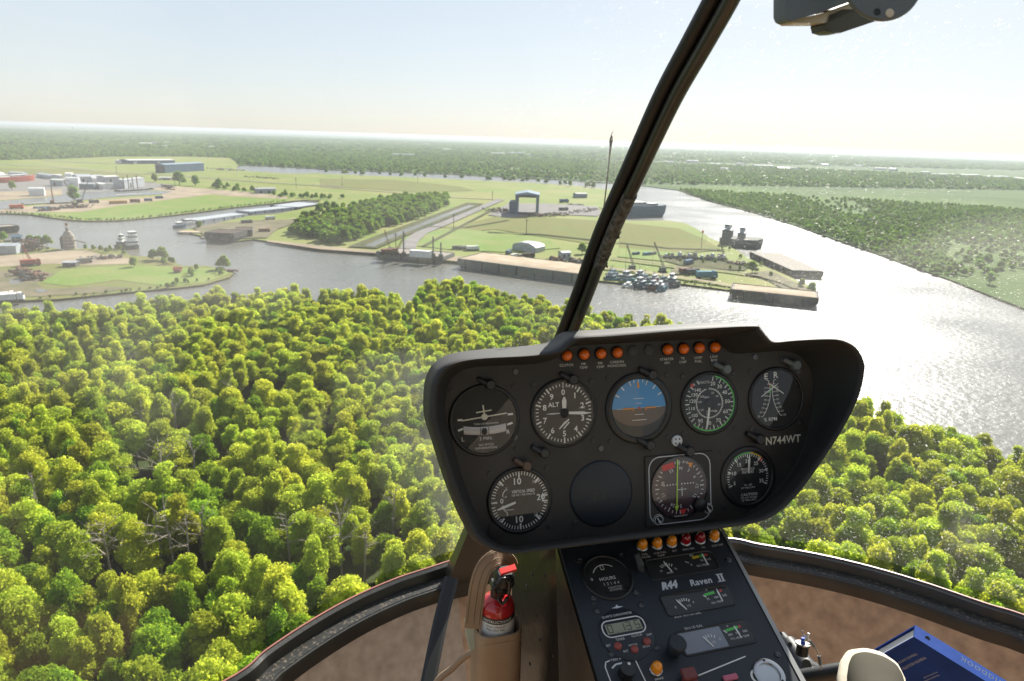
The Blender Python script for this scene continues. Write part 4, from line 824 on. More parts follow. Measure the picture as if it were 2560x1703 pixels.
heap(n4(230, 1350), n4(520, 1340), 8, M_wood, 'dark scrap pile left of the silo', 140, 14); heap(n4(820, 780), n4(1230, 760), 3, M_conc, 'litter of timber below the derricks', 90, 12); heap(n4(2240, 480), n4(2357, 520), 5, M_wood, 'dark timber stack by the slip end', 60)
heap(n4(560, 820), n4(760, 800), 3, M_bluel, 'blue grey junk along the spit shore', 60); heap(n5(1300, 375), n5(1460, 400), 2.5, M_dirt, 'dark earth heaps on the point', 60, 10); heap(n6(330, 430), n6(640, 470), 4, M_hull, 'dark rubble left of the portal shed', 120, 30); heap(n1(1600, 1090), n1(1600, 1091), .5, M_dirt, 'stones at the peninsula tip', 12, 5)
heap(n1(560, 1010), n1(800, 1000), 1.5, M_conc, 'rubble strips across the peninsula sand', 60, 6); heap(n1(130, 1100), n1(260, 1150), 3, M_wood, 'brown brush heap beside the pond', 110, 10); heap(n6(1600, 325), n6(1810, 335), 1.5, M_white, 'white sheet stacks on the apron', 40, 5); heap(n6(1600, 480), n6(2050, 400), 2, M_conc, 'pale stone rubble along the apron', 90, 18)
heap(n1(1700, 440), n1(1900, 455), 2, M_bluel, 'blue pipe stacks lying in the meadow', 50, 20); heap(n1(1450, 390), n1(1640, 400), 4, M_wgrey, 'grey equipment yard right of the blue shed', 120, 30)
# poles
for i, (q, hh) in enumerate([(n2(520, 940), 14), (n2(915, 800), 16), (n2(1413, 840), 16), (n2(1180, 600), 14), (n2(670, 480), 14), (n1(2030, 520), 18), (n1(1505, 520), 18), (n1(1200, 500), 16), (n1(800, 430), 16), (n1(2345, 500), 16)]):
    p = G(q); mb = MB(p); mb.tube([(0, 0, 0), (0, 0, hh)], .35, 6); mb.box(-1.6, -.15, hh - 1.5, 1.6, .15, hh - 1.1)
    tag(mb.build('utility_pole', M_wood, origin=p), 'thin wooden utility pole standing in the open meadow', 'pole', 'utility poles across the meadow')
p = G(n5(1035, 235)); t = thing('beacon_pole', 'pole with a small orange beacon at the top on the point', 'beacon', p)
part(t, 'mast', lambda m: m.tube([(0, 0, 0), (0, 0, 15)], .25, 6), M_hull); part(t, 'beacon', lambda m: m.lathe([(0, 15), (1, 15.3), (1.1, 16), (.8, 17), (0, 17.3)], 10), M_orange, True)

# ---- bleached dead trees in the near wood
DL = ['forked dead tree at the upper middle of the wood', 'tall dead trunk right of the forked one', 'branchy pale snag in the middle left of the wood', 'straight dead trunk beside the branchy snag', 'short dead stub near the left edge', 'dead tree with one long arm reaching left', 'thin dead trunk left of the big bleached snag', 'big bleached snag with fanned branches in the lower middle', 'tall bare trunk right of the big snag', 'thin bare trunk third from the big snag', 'dead tree with bent side branch in the lower centre', 'bleached tree with spread branches nearer the panel', 'low twisted snag left of the panel', 'pale trunk in front of the panel left edge', 'grey dead trunk in the upper centre', 'small grey snag high in the wood']
for i, d in enumerate(DEADP):
    hh = dead_px[i][2] + .5; rd = random.Random(50 + i); big = i in (7, 2, 11, 5)
    t = thing('dead_tree', 'bleached ' + DL[i] if 'bleached' not in DL[i] else DL[i], 'dead tree', (d.x, d.y, 1.2))
    mid = (rd.uniform(-.5, .5), rd.uniform(-.5, .5), hh * .5)
    tp = (rd.uniform(-.8, .8), rd.uniform(-.8, .8), hh)
    part(t, 'trunk', lambda m: m.tube([(0, 0, 0), mid, tp], [.3, .2, .06], 7), M_dead)
    def br(m):
        for k_ in range(16 if big else 9):
            f_ = rd.uniform(.5, .97); z_ = hh * f_; a = rd.uniform(0, 6.28); l = (1 - f_) * 9 + rd.uniform(.8, 2.4); l *= 1.3 if big else .8
            b0 = Vector(mid).lerp(Vector(tp), (f_ - .5) * 2); dr = Vector((cos(a), sin(a), rd.uniform(.25, .8)))
            b1 = b0 + dr * l * .5 + Vector((0, 0, .2)); b2 = b0 + dr * l + Vector((rd.uniform(-.5, .5), rd.uniform(-.5, .5), .3)); m.tube([b0, b1, b2], [.1, .065, .022], 5)
            for s_ in range(2):
                c0 = b1.lerp(b2, rd.random()); m.tube([c0, c0 + Vector((rd.uniform(-1, 1), rd.uniform(-1, 1), rd.uniform(.1, .9))) * l * .35], [.06, .025], 4)
    part(t, 'branches', br, M_dead)
    if i == 5: part(t, 'branch', lambda m: m.tube([mid, Vector(mid) + Vector((-cr.x * 3, -cr.y * 3, 3)), Vector(mid) + Vector((-cr.x * 8, -cr.y * 8, 5.5))], [.22, .16, .06], 6), M_dead)
# ================================================================== COCKPIT
def CM(name, c, **k): return mat(name, c, **{**dict(rough=.5, scale=14, c2=tuple(v * .8 for v in c)), **k})
M_panel = CM('black crackle panel paint', (.026, .023, .02), rough=.6, bump=.35, bscale=900, c2=(.045, .04, .036), lo=.5, hi=.75, detail=9)
M_hood = CM('soft black hood', (.024, .022, .02), rough=.68, bump=.15, bscale=700)
M_cons = CM('dark slate console paint', (.014, .019, .026), rough=.5, bump=.25, bscale=900)
M_ped = CM('black gloss pedestal side', (.011, .0095, .008), rough=.28, bump=.1, bscale=30, c2=(.018, .015, .012), scale=5)
M_blk = CM('satin black', (.012, .012, .012), rough=.4); M_knob = CM('black knob', (.028, .029, .03), rough=.5)
M_dial = CM('matt black dial', (.01, .01, .0105), rough=.7); M_mark = CM('white marking paint', (.72, .72, .68), rough=.6, c2=(.6, .6, .56)); M_mark2 = CM('grey marking paint', (.6, .62, .64), rough=.6)
M_cream = CM('cream lettering', (.7, .66, .52), rough=.6)
M_grn = CM('green arc paint', (.07, .5, .05)); M_yel = CM('yellow arc paint', (.65, .45, .02)); M_redp = CM('red arc paint', (.6, .03, .02)); M_ylg = CM('lime needle', (.5, .75, .08)); M_ora = CM('orange marker', (.75, .28, .02))
M_skyb = CM('attitude ball blue', (.03, .22, .5), scale=30, c2=(.04, .26, .55)); M_brn = CM('attitude ball brown', (.11, .07, .045), scale=30)
M_lcd = CM('lcd grey green', (.27, .28, .19), rough=.3); M_lcdd = CM('lcd digit', (.03, .035, .03))
M_frame = CM('black window frame', (.016, .016, .014), rough=.32, bump=.1, bscale=60, c2=(.03, .03, .024), scale=9)
M_ledge = CM('dusty black ledge', (.022, .021, .017), rough=.32, c2=(.16, .13, .09), scale=160, lo=.56, hi=.7, detail=5)
M_post = CM('olive black tube paint', (.035, .033, .023), rough=.34, c2=(.025, .024, .018)); M_rub = CM('rubber seal', (.012, .011, .01), rough=.55)
M_rim = CM('raw edge of glazing', (.3, .12, .09), rough=.4)
M_carp = mat('tan carpet', (.56, .34, .19), .95, c2=(.36, .21, .12), scale=34, bump=1.0, bscale=520, spec=.1, detail=9, lo=.3, hi=.7)
M_carp2 = mat('grey brown carpet', (.54, .39, .27), .95, c2=(.38, .27, .18), scale=34, bump=1.0, bscale=520, spec=.1, detail=9, lo=.3, hi=.7)
M_leath = CM('tan leather', (.3, .2, .12), rough=.55, c2=(.22, .14, .085), scale=12, bump=.3, bscale=160); M_leathd = CM('leather edge', (.17, .12, .08), rough=.7); M_stitch = CM('stitching', (.2, .16, .1)); M_velc = CM('pale velcro', (.4, .42, .32), rough=.9)
M_ext = CM('gloss red cylinder', (.42, .012, .015), rough=.16, coat=.5, c2=(.38, .01, .012)); M_redpl = CM('red plastic', (.7, .04, .03), rough=.35)
M_lab = CM('white label', (.65, .64, .62), c2=(.6, .6, .58)); M_ink = CM('black ink', (.02, .02, .02)); M_chrome = CM('worn steel', (.5, .5, .5), metal=1, rough=.3); M_alu = CM('bare edge aluminium', (.33, .33, .31), metal=.6, rough=.4)
M_screw = CM('dark steel screw', (.1, .1, .1), metal=.8, rough=.35)
M_book = CM('blue handbook cover', (.012, .05, .24), rough=.6, c2=(.01, .04, .19), spec=.15, bump=.1, bscale=60); M_pale = CM('pale blue print', (.5, .55, .65))
M_shoe = CM('olive suede', (.055, .05, .038), rough=.9, c2=(.06, .055, .04), bump=.6, bscale=500, spec=.1); M_shoeg = CM('warm grey suede', (.2, .165, .125), rough=.95, spec=.1, c2=(.14, .11, .085), scale=40, bump=.6, bscale=500); M_sole = CM('cream rubber sole', (.62, .56, .44), rough=.9, spec=.15, c2=(.5, .44, .34), scale=30, bump=.2, bscale=120)
M_grey = CM('grey green housing', (.12, .14, .145), rough=.4, c2=(.1, .115, .12)); M_greyd = CM('olive housing', (.06, .06, .04), rough=.4); M_creamp = CM('cream plastic', (.6, .52, .4), rough=.45)
M_button = CM('dull red button', (.3, .06, .045)); M_maroon = CM('maroon switch cap', (.16, .035, .03)); M_pink = CM('pink tag', (.5, .12, .18))
M_liner = CM('cream headliner', (.42, .37, .3), rough=.95)
M_glass = glassy('instrument glass', .035); M_ws = glassy('windscreen acrylic', .035, (.97, .98, .975), dirt=True)
def lensmat(name, c, e=.0):
    m = bpy.data.materials.new(name); m.use_nodes = True; b = m.node_tree.nodes['Principled BSDF']
    b.inputs['Base Color'].default_value = (*c, 1); b.inputs['Roughness'].default_value = .08; b.inputs['Transmission Weight'].default_value = .1; b.inputs['IOR'].default_value = 1.45
    b.inputs['Coat Weight'].default_value = .6; nz = m.node_tree.nodes.new('ShaderNodeTexNoise'); nz.inputs['Scale'].default_value = 300
    mx = m.node_tree.nodes.new('ShaderNodeMix'); mx.data_type = 'RGBA'; mx.inputs[6].default_value = (*c, 1); mx.inputs[7].default_value = (c[0] * .75, c[1] * .6, c[2], 1)
    m.node_tree.links.new(nz.outputs[0], mx.inputs[0]); m.node_tree.links.new(mx.outputs[2], b.inputs['Base Color']); return m
M_lo = lensmat('orange lamp lens', (1., .2, .008)); M_la = lensmat('amber lamp lens', (1., .36, .015)); M_lr = lensmat('dark red lamp lens', (.3, .006, .012))

# ---- instrument panel: face plane leaning back 15 degrees
PD = .80
TI = radians(15)
PX = Vector((1, 0, 0)); PY = Vector((0, sin(TI), cos(TI))); PN = PX.cross(PY)      # PN points back at the pilot
PO = P(1597, 1022, PD)
def f2(px, py, lift=0.): return onplane(px, py, PO + PN * lift, PN)
panel = thing('instrument_panel', 'black hooded instrument panel of round dials with a row of orange lamps on top', 'instrument panel', f2(1597, 1340))
RIM = [(1076, 1001), (1082, 955), (1104, 920), (1145, 901), (1208, 892), (1307, 886), (1375, 878), (1404, 866), (1424, 849), (1450, 838), (1525, 833), (1719, 818), (1885, 811), (1905, 819), (1924, 841), (1942, 852), (1996, 848), (2075, 845), (2114, 850), (2146, 869), (2164, 901), (2166, 930), (2154, 986), (2126, 1049), (2086, 1116), (2035, 1191), (1995, 1243), (1948, 1286), (1901, 1308), (1837, 1320), (1700, 1340), (1398, 1376), (1327, 1384), (1271, 1389), (1220, 1375), (1184, 1348), (1165, 1310), (1129, 1223), (1092, 1104), (1076, 1050)]
FAC = [(1112, 1001), (1120, 960), (1140, 935), (1180, 918), (1271, 912), (1340, 908), (1372, 900), (1392, 892), (1410, 875), (1440, 863), (1520, 858), (1700, 849), (1776, 846), (1794, 853), (1818, 874), (1841, 883), (1900, 880), (1956, 877), (1990, 884), (2015, 903), (2030, 930), (2034, 960), (2028, 1040), (2010, 1110), (1985, 1165), (1960, 1200), (1925, 1240), (1880, 1275), (1840, 1296), (1790, 1308), (1660, 1325), (1398, 1352), (1320, 1362), (1265, 1366), (1228, 1352), (1200, 1320), (1185, 1280), (1155, 1200), (1127, 1100), (1113, 1050)]
OUT = [(1068, 1001), (1074, 952), (1096, 912), (1139, 889), (1206, 878), (1305, 870), (1376, 862), (1401, 852), (1424, 835), (1449, 829), (1525, 825), (1719, 811), (1880, 807), (1898, 818), (1915, 842), (1930, 856), (1985, 858), (2040, 858), (2080, 868), (2105, 890), (2115, 920), (2118, 950), (2105, 1010), (2080, 1070), (2040, 1130), (2000, 1185), (1965, 1235), (1920, 1272), (1880, 1290), (1820, 1302), (1680, 1325), (1398, 1360), (1325, 1370), (1270, 1374), (1212, 1362), (1176, 1336), (1158, 1305), (1122, 1218), (1086, 1104), (1070, 1050)]
HD = .062
def smooth_loop(pts, n=160):
    m_ = len(pts); o_ = []
    for i in range(n):
        t = i / n * m_; k = int(t); u = t - k
        a, b_, c, d = [Vector(pts[(k + j) % m_]) for j in (-1, 0, 1, 2)]
        o_.append(.5 * ((2 * b_) + (c - a) * u + (2 * a - 5 * b_ + 4 * c - d) * u * u + (3 * b_ - a - 3 * c + d) * u ** 3))
    return o_
rimL = smooth_loop([tuple(f2(*p, HD)) for p in RIM]); facL = smooth_loop([tuple(f2(*p, 0)) for p in FAC]); outL = smooth_loop([tuple(f2(*p, .0)) for p in OUT])
mb = MB(); cen = f2(1597, 1080, HD)
def inset(L_, d, dz): return [p + (cen - p).normalized() * d + PN * dz for p in L_]
mb.loft([[p - PN * .035 for p in outL], outL, [a.lerp(b_, .5) + (a - cen).normalized() * .0015 for a, b_ in zip(outL, inset(rimL, 0, -.006))], inset(rimL, 0, -.006), inset(rimL, .0012, -.002), inset(rimL, .0035, 0), inset(rimL, .006, -.001), inset(rimL, .0075, -.005), [a.lerp(b_, .5) for a, b_ in zip(inset(rimL, .0085, -.012), facL)], [p + PN * .004 for p in facL], inset(facL, .001, .0005)])
mb.build('hood', M_hood, panel, smooth=True, edge=60)
mb = MB(); mb.cpoly(facL); mb.build('panel_face', M_panel, panel)
mb = MB(); mb.cpoly([p - PN * .035 for p in outL]); mb.build('back_cover', M_blk, panel)

def GF(px, py, face=None):           # a gauge frame in units of photograph pixels
    if face: O = face(px, py); X, Y, N = face.ax
    else: O = f2(px, py); X, Y, N = PX, PY, PN
    k = (O - EYE).dot(cf) / FPX
    return dict(O=O, X=X, Y=Y, Z=N, k=k)
def gauge(root, name, label, px, py, r, rb, face=None, screws=True, glass=True, dialm=None):
    F = GF(px, py, face); g = MB(**F)
    g.mi = 0; g.lathe([(rb, 0), (rb, 3), (rb - 2, 5), (r + 3, 6), (r + 1, 5), (r, 2.5), (r, 1)], 48)
    g.mi = 1; g.disc(r + .5, 1, n=48)
    o = g.build(name, [M_blk, dialm or M_dial], root, True, edge=50); o['label'] = label
    if glass:
        q = MB(**F); q.lathe([(r + .5, 4.6), (r * .6, 5.3), (0.01, 5.6)], 48); q.build('cover_glass', M_glass, o, True)
    if screws:
        for a in (45, 135, 225, 315):
            q = MB(**F); c = (cos(radians(a)) * (rb + 13) * 1.08, sin(radians(a)) * (rb + 13) * 1.08)
            q.mi = 0; q.lathe([(7, 0), (6.5, 1.6), (4, 2.2), (0.01, 1.6)], 14, c=c); q.mi = 1; q.bar((c[0] - 4, c[1] - 3), (c[0] + 4, c[1] + 3), 1.4, .3, 2.0); q.bar((c[0] - 3, c[1] + 4), (c[0] + 3, c[1] - 4), 1.4, .3, 2.0)
            q.build('screw', [M_knob, M_blk], o, True)
    return F, o
def pol(a, r): a = radians(a); return (r * sin(a), r * cos(a))      # clockwise from the top
def ticks(m, a0, a1, n, r0_, r1_, w, z=1.6):
    for i in range(n + 1):
        a = a0 + (a1 - a0) * i / n; m.bar(pol(a, r0_), pol(a, r1_), w, 0, z)
def arc(m, a0, a1, r, w, z=1.5, n=None):
    n = n or max(4, int(abs(a1 - a0) / 6)); p = [(pol(a0 + (a1 - a0) * i / n, r - w / 2), pol(a0 + (a1 - a0) * i / n, r + w / 2)) for i in range(n + 1)]
    m.loft([[(a[0][0], a[0][1], z) for a in p], [(a[1][0], a[1][1], z) for a in p]], False)
def needle(root, F, a, l, w, tail=0, m_=None, z=3, c=(0, 0), name='needle'):
    q = MB(**F); d = pol(a, 1); pq = (d[1], -d[0])
    A = lambda s_, t_, zz: (c[0] + d[0] * s_ + pq[0] * t_, c[1] + d[1] * s_ + pq[1] * t_, zz)
    rg_ = lambda zz: [A(-tail, -w * .35, zz), A(l * .75, -w / 2, zz), A(l, -w * .15, zz), A(l, w * .15, zz), A(l * .75, w / 2, zz), A(-tail, w * .35, zz)]
    q.loft([rg_(z), rg_(z + .7)], True, True); return q.build(name, m_ or M_mark, root)
def hub(root, F, r, c=(0, 0), m_=None, z=1.2):
    q = MB(**F); q.lathe([(r, z), (r, z + 2.6), (r * .8, z + 3.2), (.01, z + 3.2)], 20, c=c); q.build('hub', m_ or M_dial, root, True)
def mk(root, F, fn, m_=None, name='dial_markings'):
    q = MB(**F); fn(q); return q.build(name, m_ or M_mark, root)
# turn coordinator
F, g = gauge(panel, 'turn_coordinator', 'turn indicator gauge with small aeroplane symbol and level tube', 1211, 1050, 82, 91)
q = MB(**F); q.mi = 0
def plane_sym(m):
    ca, sa = cos(.1), sin(.1); R_ = lambda x_, y_: (x_ * ca - y_ * sa, 8 + x_ * sa + y_ * ca)
    m.bar(R_(-58, 0), R_(58, 0), 3.2, .8, 2.4); m.bar(R_(-20, 14), R_(20, 14), 3, .8, 2.6); m.bar(R_(0, 0), R_(0, 30), 3.4, .8, 2.8); m.lathe([(8, 2), (8, 3.6), (.01, 4)], 16, c=(0, 8))
mk(g, F, plane_sym, M_cream, 'aeroplane_symbol')
mk(g, F, lambda m: [m.bar((-68, 4), (-56, 4), 5, 0, 1.6), m.bar((60, 10), (74, 10), 5, 0, 1.6), m.bar((-68, -22), (-54, -18), 5, 0, 1.6), m.bar((58, -16), (72, -12), 5, 0, 1.6), m.text('L', -56, -44, 11, 1.6), m.text('R', 60, -34, 11, 1.6), m.text('2 MIN.', 2, -46, 8, 1.6), m.text('TURN COORDINATOR', 4, -9, 4.5, 1.6, wscale=.9), m.text('NO PITCH', 2, -62, 5.5, 1.6), m.text('INFORMATION', 2, -70, 5.5, 1.6)])
def tube_(m):
    n_ = 16
    m.loft([[(-54 + 108 * i / n_, -27 + ((i / n_ - .5) ** 2) * 20 + h_, 2.2 + dz_) for i in range(n_ + 1)] for h_, dz_ in ((-10, 0), (-6, 2), (0, 3), (6, 2), (10, 0))], False)
mk(g, F, tube_, CM('inclinometer tube white', (.5, .48, .47), rough=.2), 'inclinometer_tube')
q = MB(**F); q.mi = 0; q.lathe([(0.01, 6.6), (6, 6.2), (9, 4), (9, 2)], 20, c=(-2, -28)); q.build('ball', M_blk, g, True)
mk(g, F, lambda m: [m.bar((-12, -38), (-12, -18), 1.6, 0, 5.4), m.bar((9, -37), (9, -17), 1.6, 0, 5.4)], M_blk, 'tube_lines')
# altimeter
F, g = gauge(panel, 'altimeter', 'altimeter with digits one to nine and striped window', 1409, 1032, 79, 87)
def alt(m):
    ticks(m, 0, 360, 50, 66, 73, 2.2); ticks(m, 0, 360, 10, 62, 76, 4)
    for d, a in ((0, 0), (1, 36), (2, 72), (3, 108), (4, 144), (5, 180), (6, 216), (7, 252), (8, 288), (9, 324)):
        x_, y_ = pol(a, 52); m.text(str(d), x_, y_, 14, 1.6, bold=.02)
    m.text('ALT', -26, 22, 11, 1.6, bold=.02); m.text('FEET', 50, 10, 5, 1.6); m.text('100', 12, 66, 5, 1.7)
mk(g, F, alt)
mk(g, F, lambda m: [m.bar((-6 + i * 7, -34 + i * 6), (8 + i * 5, -20 + i * 3), 3.2, 0, 1.8) for i in (-1, 0, 1)] + [m.bar((-2, -40), (14, -24), 3, 0, 1.8)], M_mark, 'striped_window')
mk(g, F, lambda m: m.box(37, -6, 1.2, 58, 8, 1.7), M_blk, 'setting_window')
needle(g, F, 94, 66, 8, 0); needle(g, F, 2, 40, 12, 0, z=4.2); needle(g, F, 270, 46, 3, 0, M_mark2, 5, name='thin_needle'); hub(g, F, 12, z=3)
# attitude indicator
F, g = gauge(panel, 'attitude_indicator', 'attitude indicator with blue upper half and brown lower half', 1597, 1020, 73, 90)
q = MB(**F); q.mi = 0; n_ = 24
q.poly([(73 * cos(pi * i / n_), 73 * sin(pi * i / n_), 1.4) for i in range(n_ + 1)]); q.build('ball_upper_half', M_skyb, g)
q = MB(**F); q.poly([(73 * cos(pi + pi * i / n_), 73 * sin(pi + pi * i / n_) * .62, 1.5) for i in range(n_ + 1)]); q.build('ball_lower_half', M_brn, g)
mk(g, F, lambda m: [ticks(m, -60, 60, 6, 60, 72, 3), ticks(m, -20, 20, 4, 64, 72, 2), m.bar((-14, 24), (14, 24), 1.5, 0, 1.7), m.bar((-8, 12), (8, 12), 1.2, 0, 1.7), m.bar((-60, 0), (60, 0), 1, 0, 1.7), m.bar((-12, -16), (12, -16), 1.5, 0, 1.8), m.bar((-20, -30), (20, -30), 1.5, 0, 1.8)])
mk(g, F, lambda m: [m.bar((-44, 0), (-16, 0), 4, 1, 3), m.bar((16, 0), (44, 0), 4, 1, 3), m.bar((-17, 0), (-17, -6), 3, 1, 3), m.bar((17, 0), (17, -6), 3, 1, 3), m.bar((-2, 64), (0, 50), 5, .5, 2)], M_ora, 'aircraft_bar')
mk(g, F, lambda m: m.lathe([(3, 3), (3, 5), (.01, 5)], 10), M_redp, 'centre_dot')
# airspeed
F, g = gauge(panel, 'airspeed_indicator', 'airspeed indicator in knots with green outer arc', 1773, 1008, 71, 80)
def asi(m):
    ticks(m, 10, 330, 32, 61, 67, 1.6); ticks(m, 10, 330, 16, 56, 67, 2.6)
    for i, (s_, a) in enumerate([('20', 12), ('30', 36), ('40', 60), ('50', 88), ('60', 118), ('70', 152), ('80', 184), ('90', 212), ('100', 236), ('110', 258), ('120', 280), ('130', 300), ('140', 318)]):
        x_, y_ = pol(a, 50 if i < 10 else 47); m.text(s_, x_, y_, 9.5 if i < 8 else 8.5, 1.6, bold=.01)
    m.text('KNOTS', -14, 53, 6.5, 1.6); m.text('MPH', -8, 15, 5, 1.6); m.text('AIRSPEED', 4, -20, 4.5, 1.6); arc(m, 0, 350, 36, 1.4); ticks(m, 0, 340, 40, 34, 39, 1.4)
    for s_, a in (('20', 20), ('40', 52), ('60', 100), ('80', 140), ('100', 190), ('120', 235), ('140', 280), ('160', 312)): x_, y_ = pol(a, 27); m.text(s_, x_, y_, 5.5, 1.6)
mk(g, F, asi); mk(g, F, lambda m: arc(m, 14, 222, 69, 3.4), M_grn, 'green_arc'); mk(g, F, lambda m: arc(m, 312, 318, 66, 9), M_redp, 'red_line')
needle(g, F, 189, 66, 6); hub(g, F, 11)
# rpm
F, g = gauge(panel, 'tachometer', 'dual rotor and engine rpm gauge with crossed needles', 1940, 997, 72, 80)
def rpm(m):
    m.text('E', -28, 58, 15, 1.6, bold=.02); m.text('R', 0, 60, 15, 1.6, bold=.02); m.text('% RPM', -18, -50, 9, 1.6, bold=.01)
    for sgn in (-1, 1):
        pts = [(-14 + sgn * (3 + (t / 6 - 1) ** 2 * 22), -42 + t * 10 - (0 if t < 9 else 0)) for t in range(10)]
        m.strip([(x_, y_) for x_, y_ in pts], 1.6, 1.6)
        for i, (x_, y_) in enumerate(pts):
            m.bar((x_, y_), (x_ + sgn * 6, y_), 1.3, 0, 1.6)
            if i % 1 == 0 and i < 8: m.text(['50', '60', '70', '80', '90', '100', '105', '110'][i], x_ + sgn * 12, y_ + 1, 5.2, 1.6)
mk(g, F, rpm); mk(g, F, lambda m: m.bar((-17, 14), (-14, 36), 3, 0, 1.9), M_grn, 'green_arc'); mk(g, F, lambda m: m.bar((-20, 32), (-14, 40), 3, 0, 1.9), M_redp, 'red_line')
needle(g, F, 58, 58, 3, 0, c=(-44, 8)); needle(g, F, -56, 52, 3, 0, c=(20, 12)); 
# vertical speed
F, g = gauge(panel, 'vertical_speed_indicator', 'vertical speed indicator dial, zero at left and twenty at right', 1299, 1251, 75, 84)
def vsi(m):
    ticks(m, -80, 80, 26, 64, 73, 2); ticks(m, 100, 260, 26, 64, 73, 2); ticks(m, -90, -90, 1, 62, 73, 2)
    for a in (0, 180, 45, 135, -45, 225, 84, 96, 270): m.bar(pol(a, 58), pol(a, 73), 4, 0, 1.6)
    m.text('10', -4, 49, 16, 1.6, bold=.02); m.text('10', -2, -47, 16, 1.6, bold=.02); m.text('20', 55, 4, 15, 1.6, bold=.02); m.text('15', 40, 44, 8, 1.6); m.text('15', 42, -40, 8, 1.6); m.text('5', -33, 32, 8, 1.6); m.text('5', -33, -30, 8, 1.6); m.text('0', -46, 3, 12, 1.6, bold=.02)
    m.text('VERTICAL SPEED', 10, 23, 7.5, 1.6, wscale=.72, bold=.01); m.text('100 FEET PER MINUTE', 10, 14, 5, 1.6, wscale=.85); m.text('UP', -37, 12, 5, 1.6); m.text('DOWN', -28, -21, 5, 1.6); m.strip([(-44, 14), (-42, 22), (-36, 30)], 2, 1.6); m.strip([(-44, -8), (-42, -18), (-36, -26)], 2, 1.6); m.bar((60, -8), (60, 14), 1.6, 0, 1.6)
mk(g, F, vsi); needle(g, F, 253, 62, 7, 8); hub(g, F, 12)
q = MB(**F); q.lathe([(22, 0), (22, 2.2), (20, 3), (.01, 3)], 24, c=(-62, -68)); q.build('adjuster_boss', M_panel, g, True)
# blank cover with embossed mark
F = GF(1503, 1234); q = MB(**F); q.lathe([(84, 0), (84, 1), (80, 4), (77, 5), (.01, 5.5)], 48); o = q.build('blank_cover', M_cons, panel, True, edge=60); o['label'] = 'round blank cover with faint embossed lettering'
mk(o, F, lambda m: m.text('R44', 0, -6, 24, 5.9, shear=.45, wscale=1.25), M_knob, 'embossed_lettering')
# course deviation indicator
F = GF(1697, 1217); q = MB(**F); q.box(-92, -92, 0, 96, 84, 4, 3); g = q.build('course_indicator', M_panel, panel); g['label'] = 'square course indicator with rose dial, lime needle and two knobs'
def rr(m, w_, h_, r_, wd, z, c=(0, 0)):
    pts = []
    for cx, cy, a0 in ((w_ - r_, h_ - r_, 0), (-w_ + r_, h_ - r_, 90), (-w_ + r_, -h_ + r_, 180), (w_ - r_, -h_ + r_, 270)):
        pts += [(c[0] + cx + r_ * cos(radians(a0 + t)), c[1] + cy + r_ * sin(radians(a0 + t))) for t in range(0, 91, 18)]
    m.strip(pts, wd, z, True)
mk(g, F, lambda m: rr(m, 84, 84, 30, 2.2, 4.2, (2, -4)), M_mark2, 'border_line')
M_dialw = CM('dial with reflected pink tint', (.05, .022, .028), rough=.25, c2=(.04, .018, .024))  # pinkish reflection of the cover glass put into the dial colour
q = MB(**F); q.disc(76, 4.4, n=48); q.build('dial', M_dialw, g)
q = MB(**F); q.lathe([(80, 4.1), (79, 7), (76, 7.5), (75, 4.6)], 8 * 6); q.build('bezel', M_blk, g, True)
def cdi(m):
    ticks(m, 0, 350, 35, 60, 67, 1.8, 5); ticks(m, 0, 330, 11, 56, 67, 2.6, 5)
    for s_, a in (('33', -28), ('N', 5), ('3', 32), ('6', 62), ('12', 92), ('15', 122), ('24', 205), ('S', 178), ('30', 285), ('21', 250)):
        x_, y_ = pol(a, 48); m.text(s_, x_, y_, 8.5, 5, rot=-radians(a))
    for i in range(-5, 6): m.lathe([(2, 5), (.01, 5)], 8, c=(i * 8 - 2, 8)) if i else None
    m.bar((6, 0), (6, -22), 2.2, 0, 5.1); m.bar((-6, -6), (18, -6), 2, 0, 5.1); m.text('NAV  GS', 6, 62, 4.5, 5); m.text('BENDIX/KING', 2, -72, 4, 4.8)
mk(g, F, cdi); mk(g, F, lambda m: m.bar((-46, 50), (-14, 58), 15, 0, 5.2), M_redp, 'warning_flag'); mk(g, F, lambda m: m.poly([(22, 60, 5.3), (38, 58, 5.3), (32, 46, 5.3)]), M_ora, 'heading_bug'); mk(g, F, lambda m: m.poly([(-2, -56, 5.3), (18, -56, 5.3), (6, -72, 5.3)]), M_redp, 'lower_marker')
mk(g, F, lambda m: [m.bar((-5, 70), (-10, -48), 3.2, .6, 6.2), m.poly([(-16, -46, 6.6), (-4, -45, 6.6), (-11, -60, 6.6)])], M_ylg, 'course_needle')
q = MB(**F); q.lathe([(77, 8), (40, 8.8), (.01, 9)], 40); q.build('cover_glass', M_glass, g, True)
for cx, cy, sy in ((-60, -76, 0), (77, -62, 1)):
    q = MB(**F); q.lathe([(13, 4), (13, 6), (11, 7), (.01, 7)], 24, c=(cx, cy)); kk = q.build('knob', M_blk, g, True)
    q = MB(**F); q.lathe([(14, 4.3), (12, 4.3)], 24, c=(cx, cy)); q.lathe([(11.5, 7.1), (10, 7.3)], 24, c=(cx, cy)); q.bar((cx - 4, cy + 6), (cx + 3, cy - 6), 3, 0, 7.4); q.poly([(cx + 6, cy - 1, 7.5), (cx + 5, cy - 9, 7.5), (cx - 2, cy - 5, 7.5)]); q.build('knob_marking', M_mark, g)
q = MB(**F); q.lathe([(17, 4), (17, 16), (14, 18), (.01, 18)], 24, c=(52, -48)); q.build('obs_knob', M_blk, g, True)
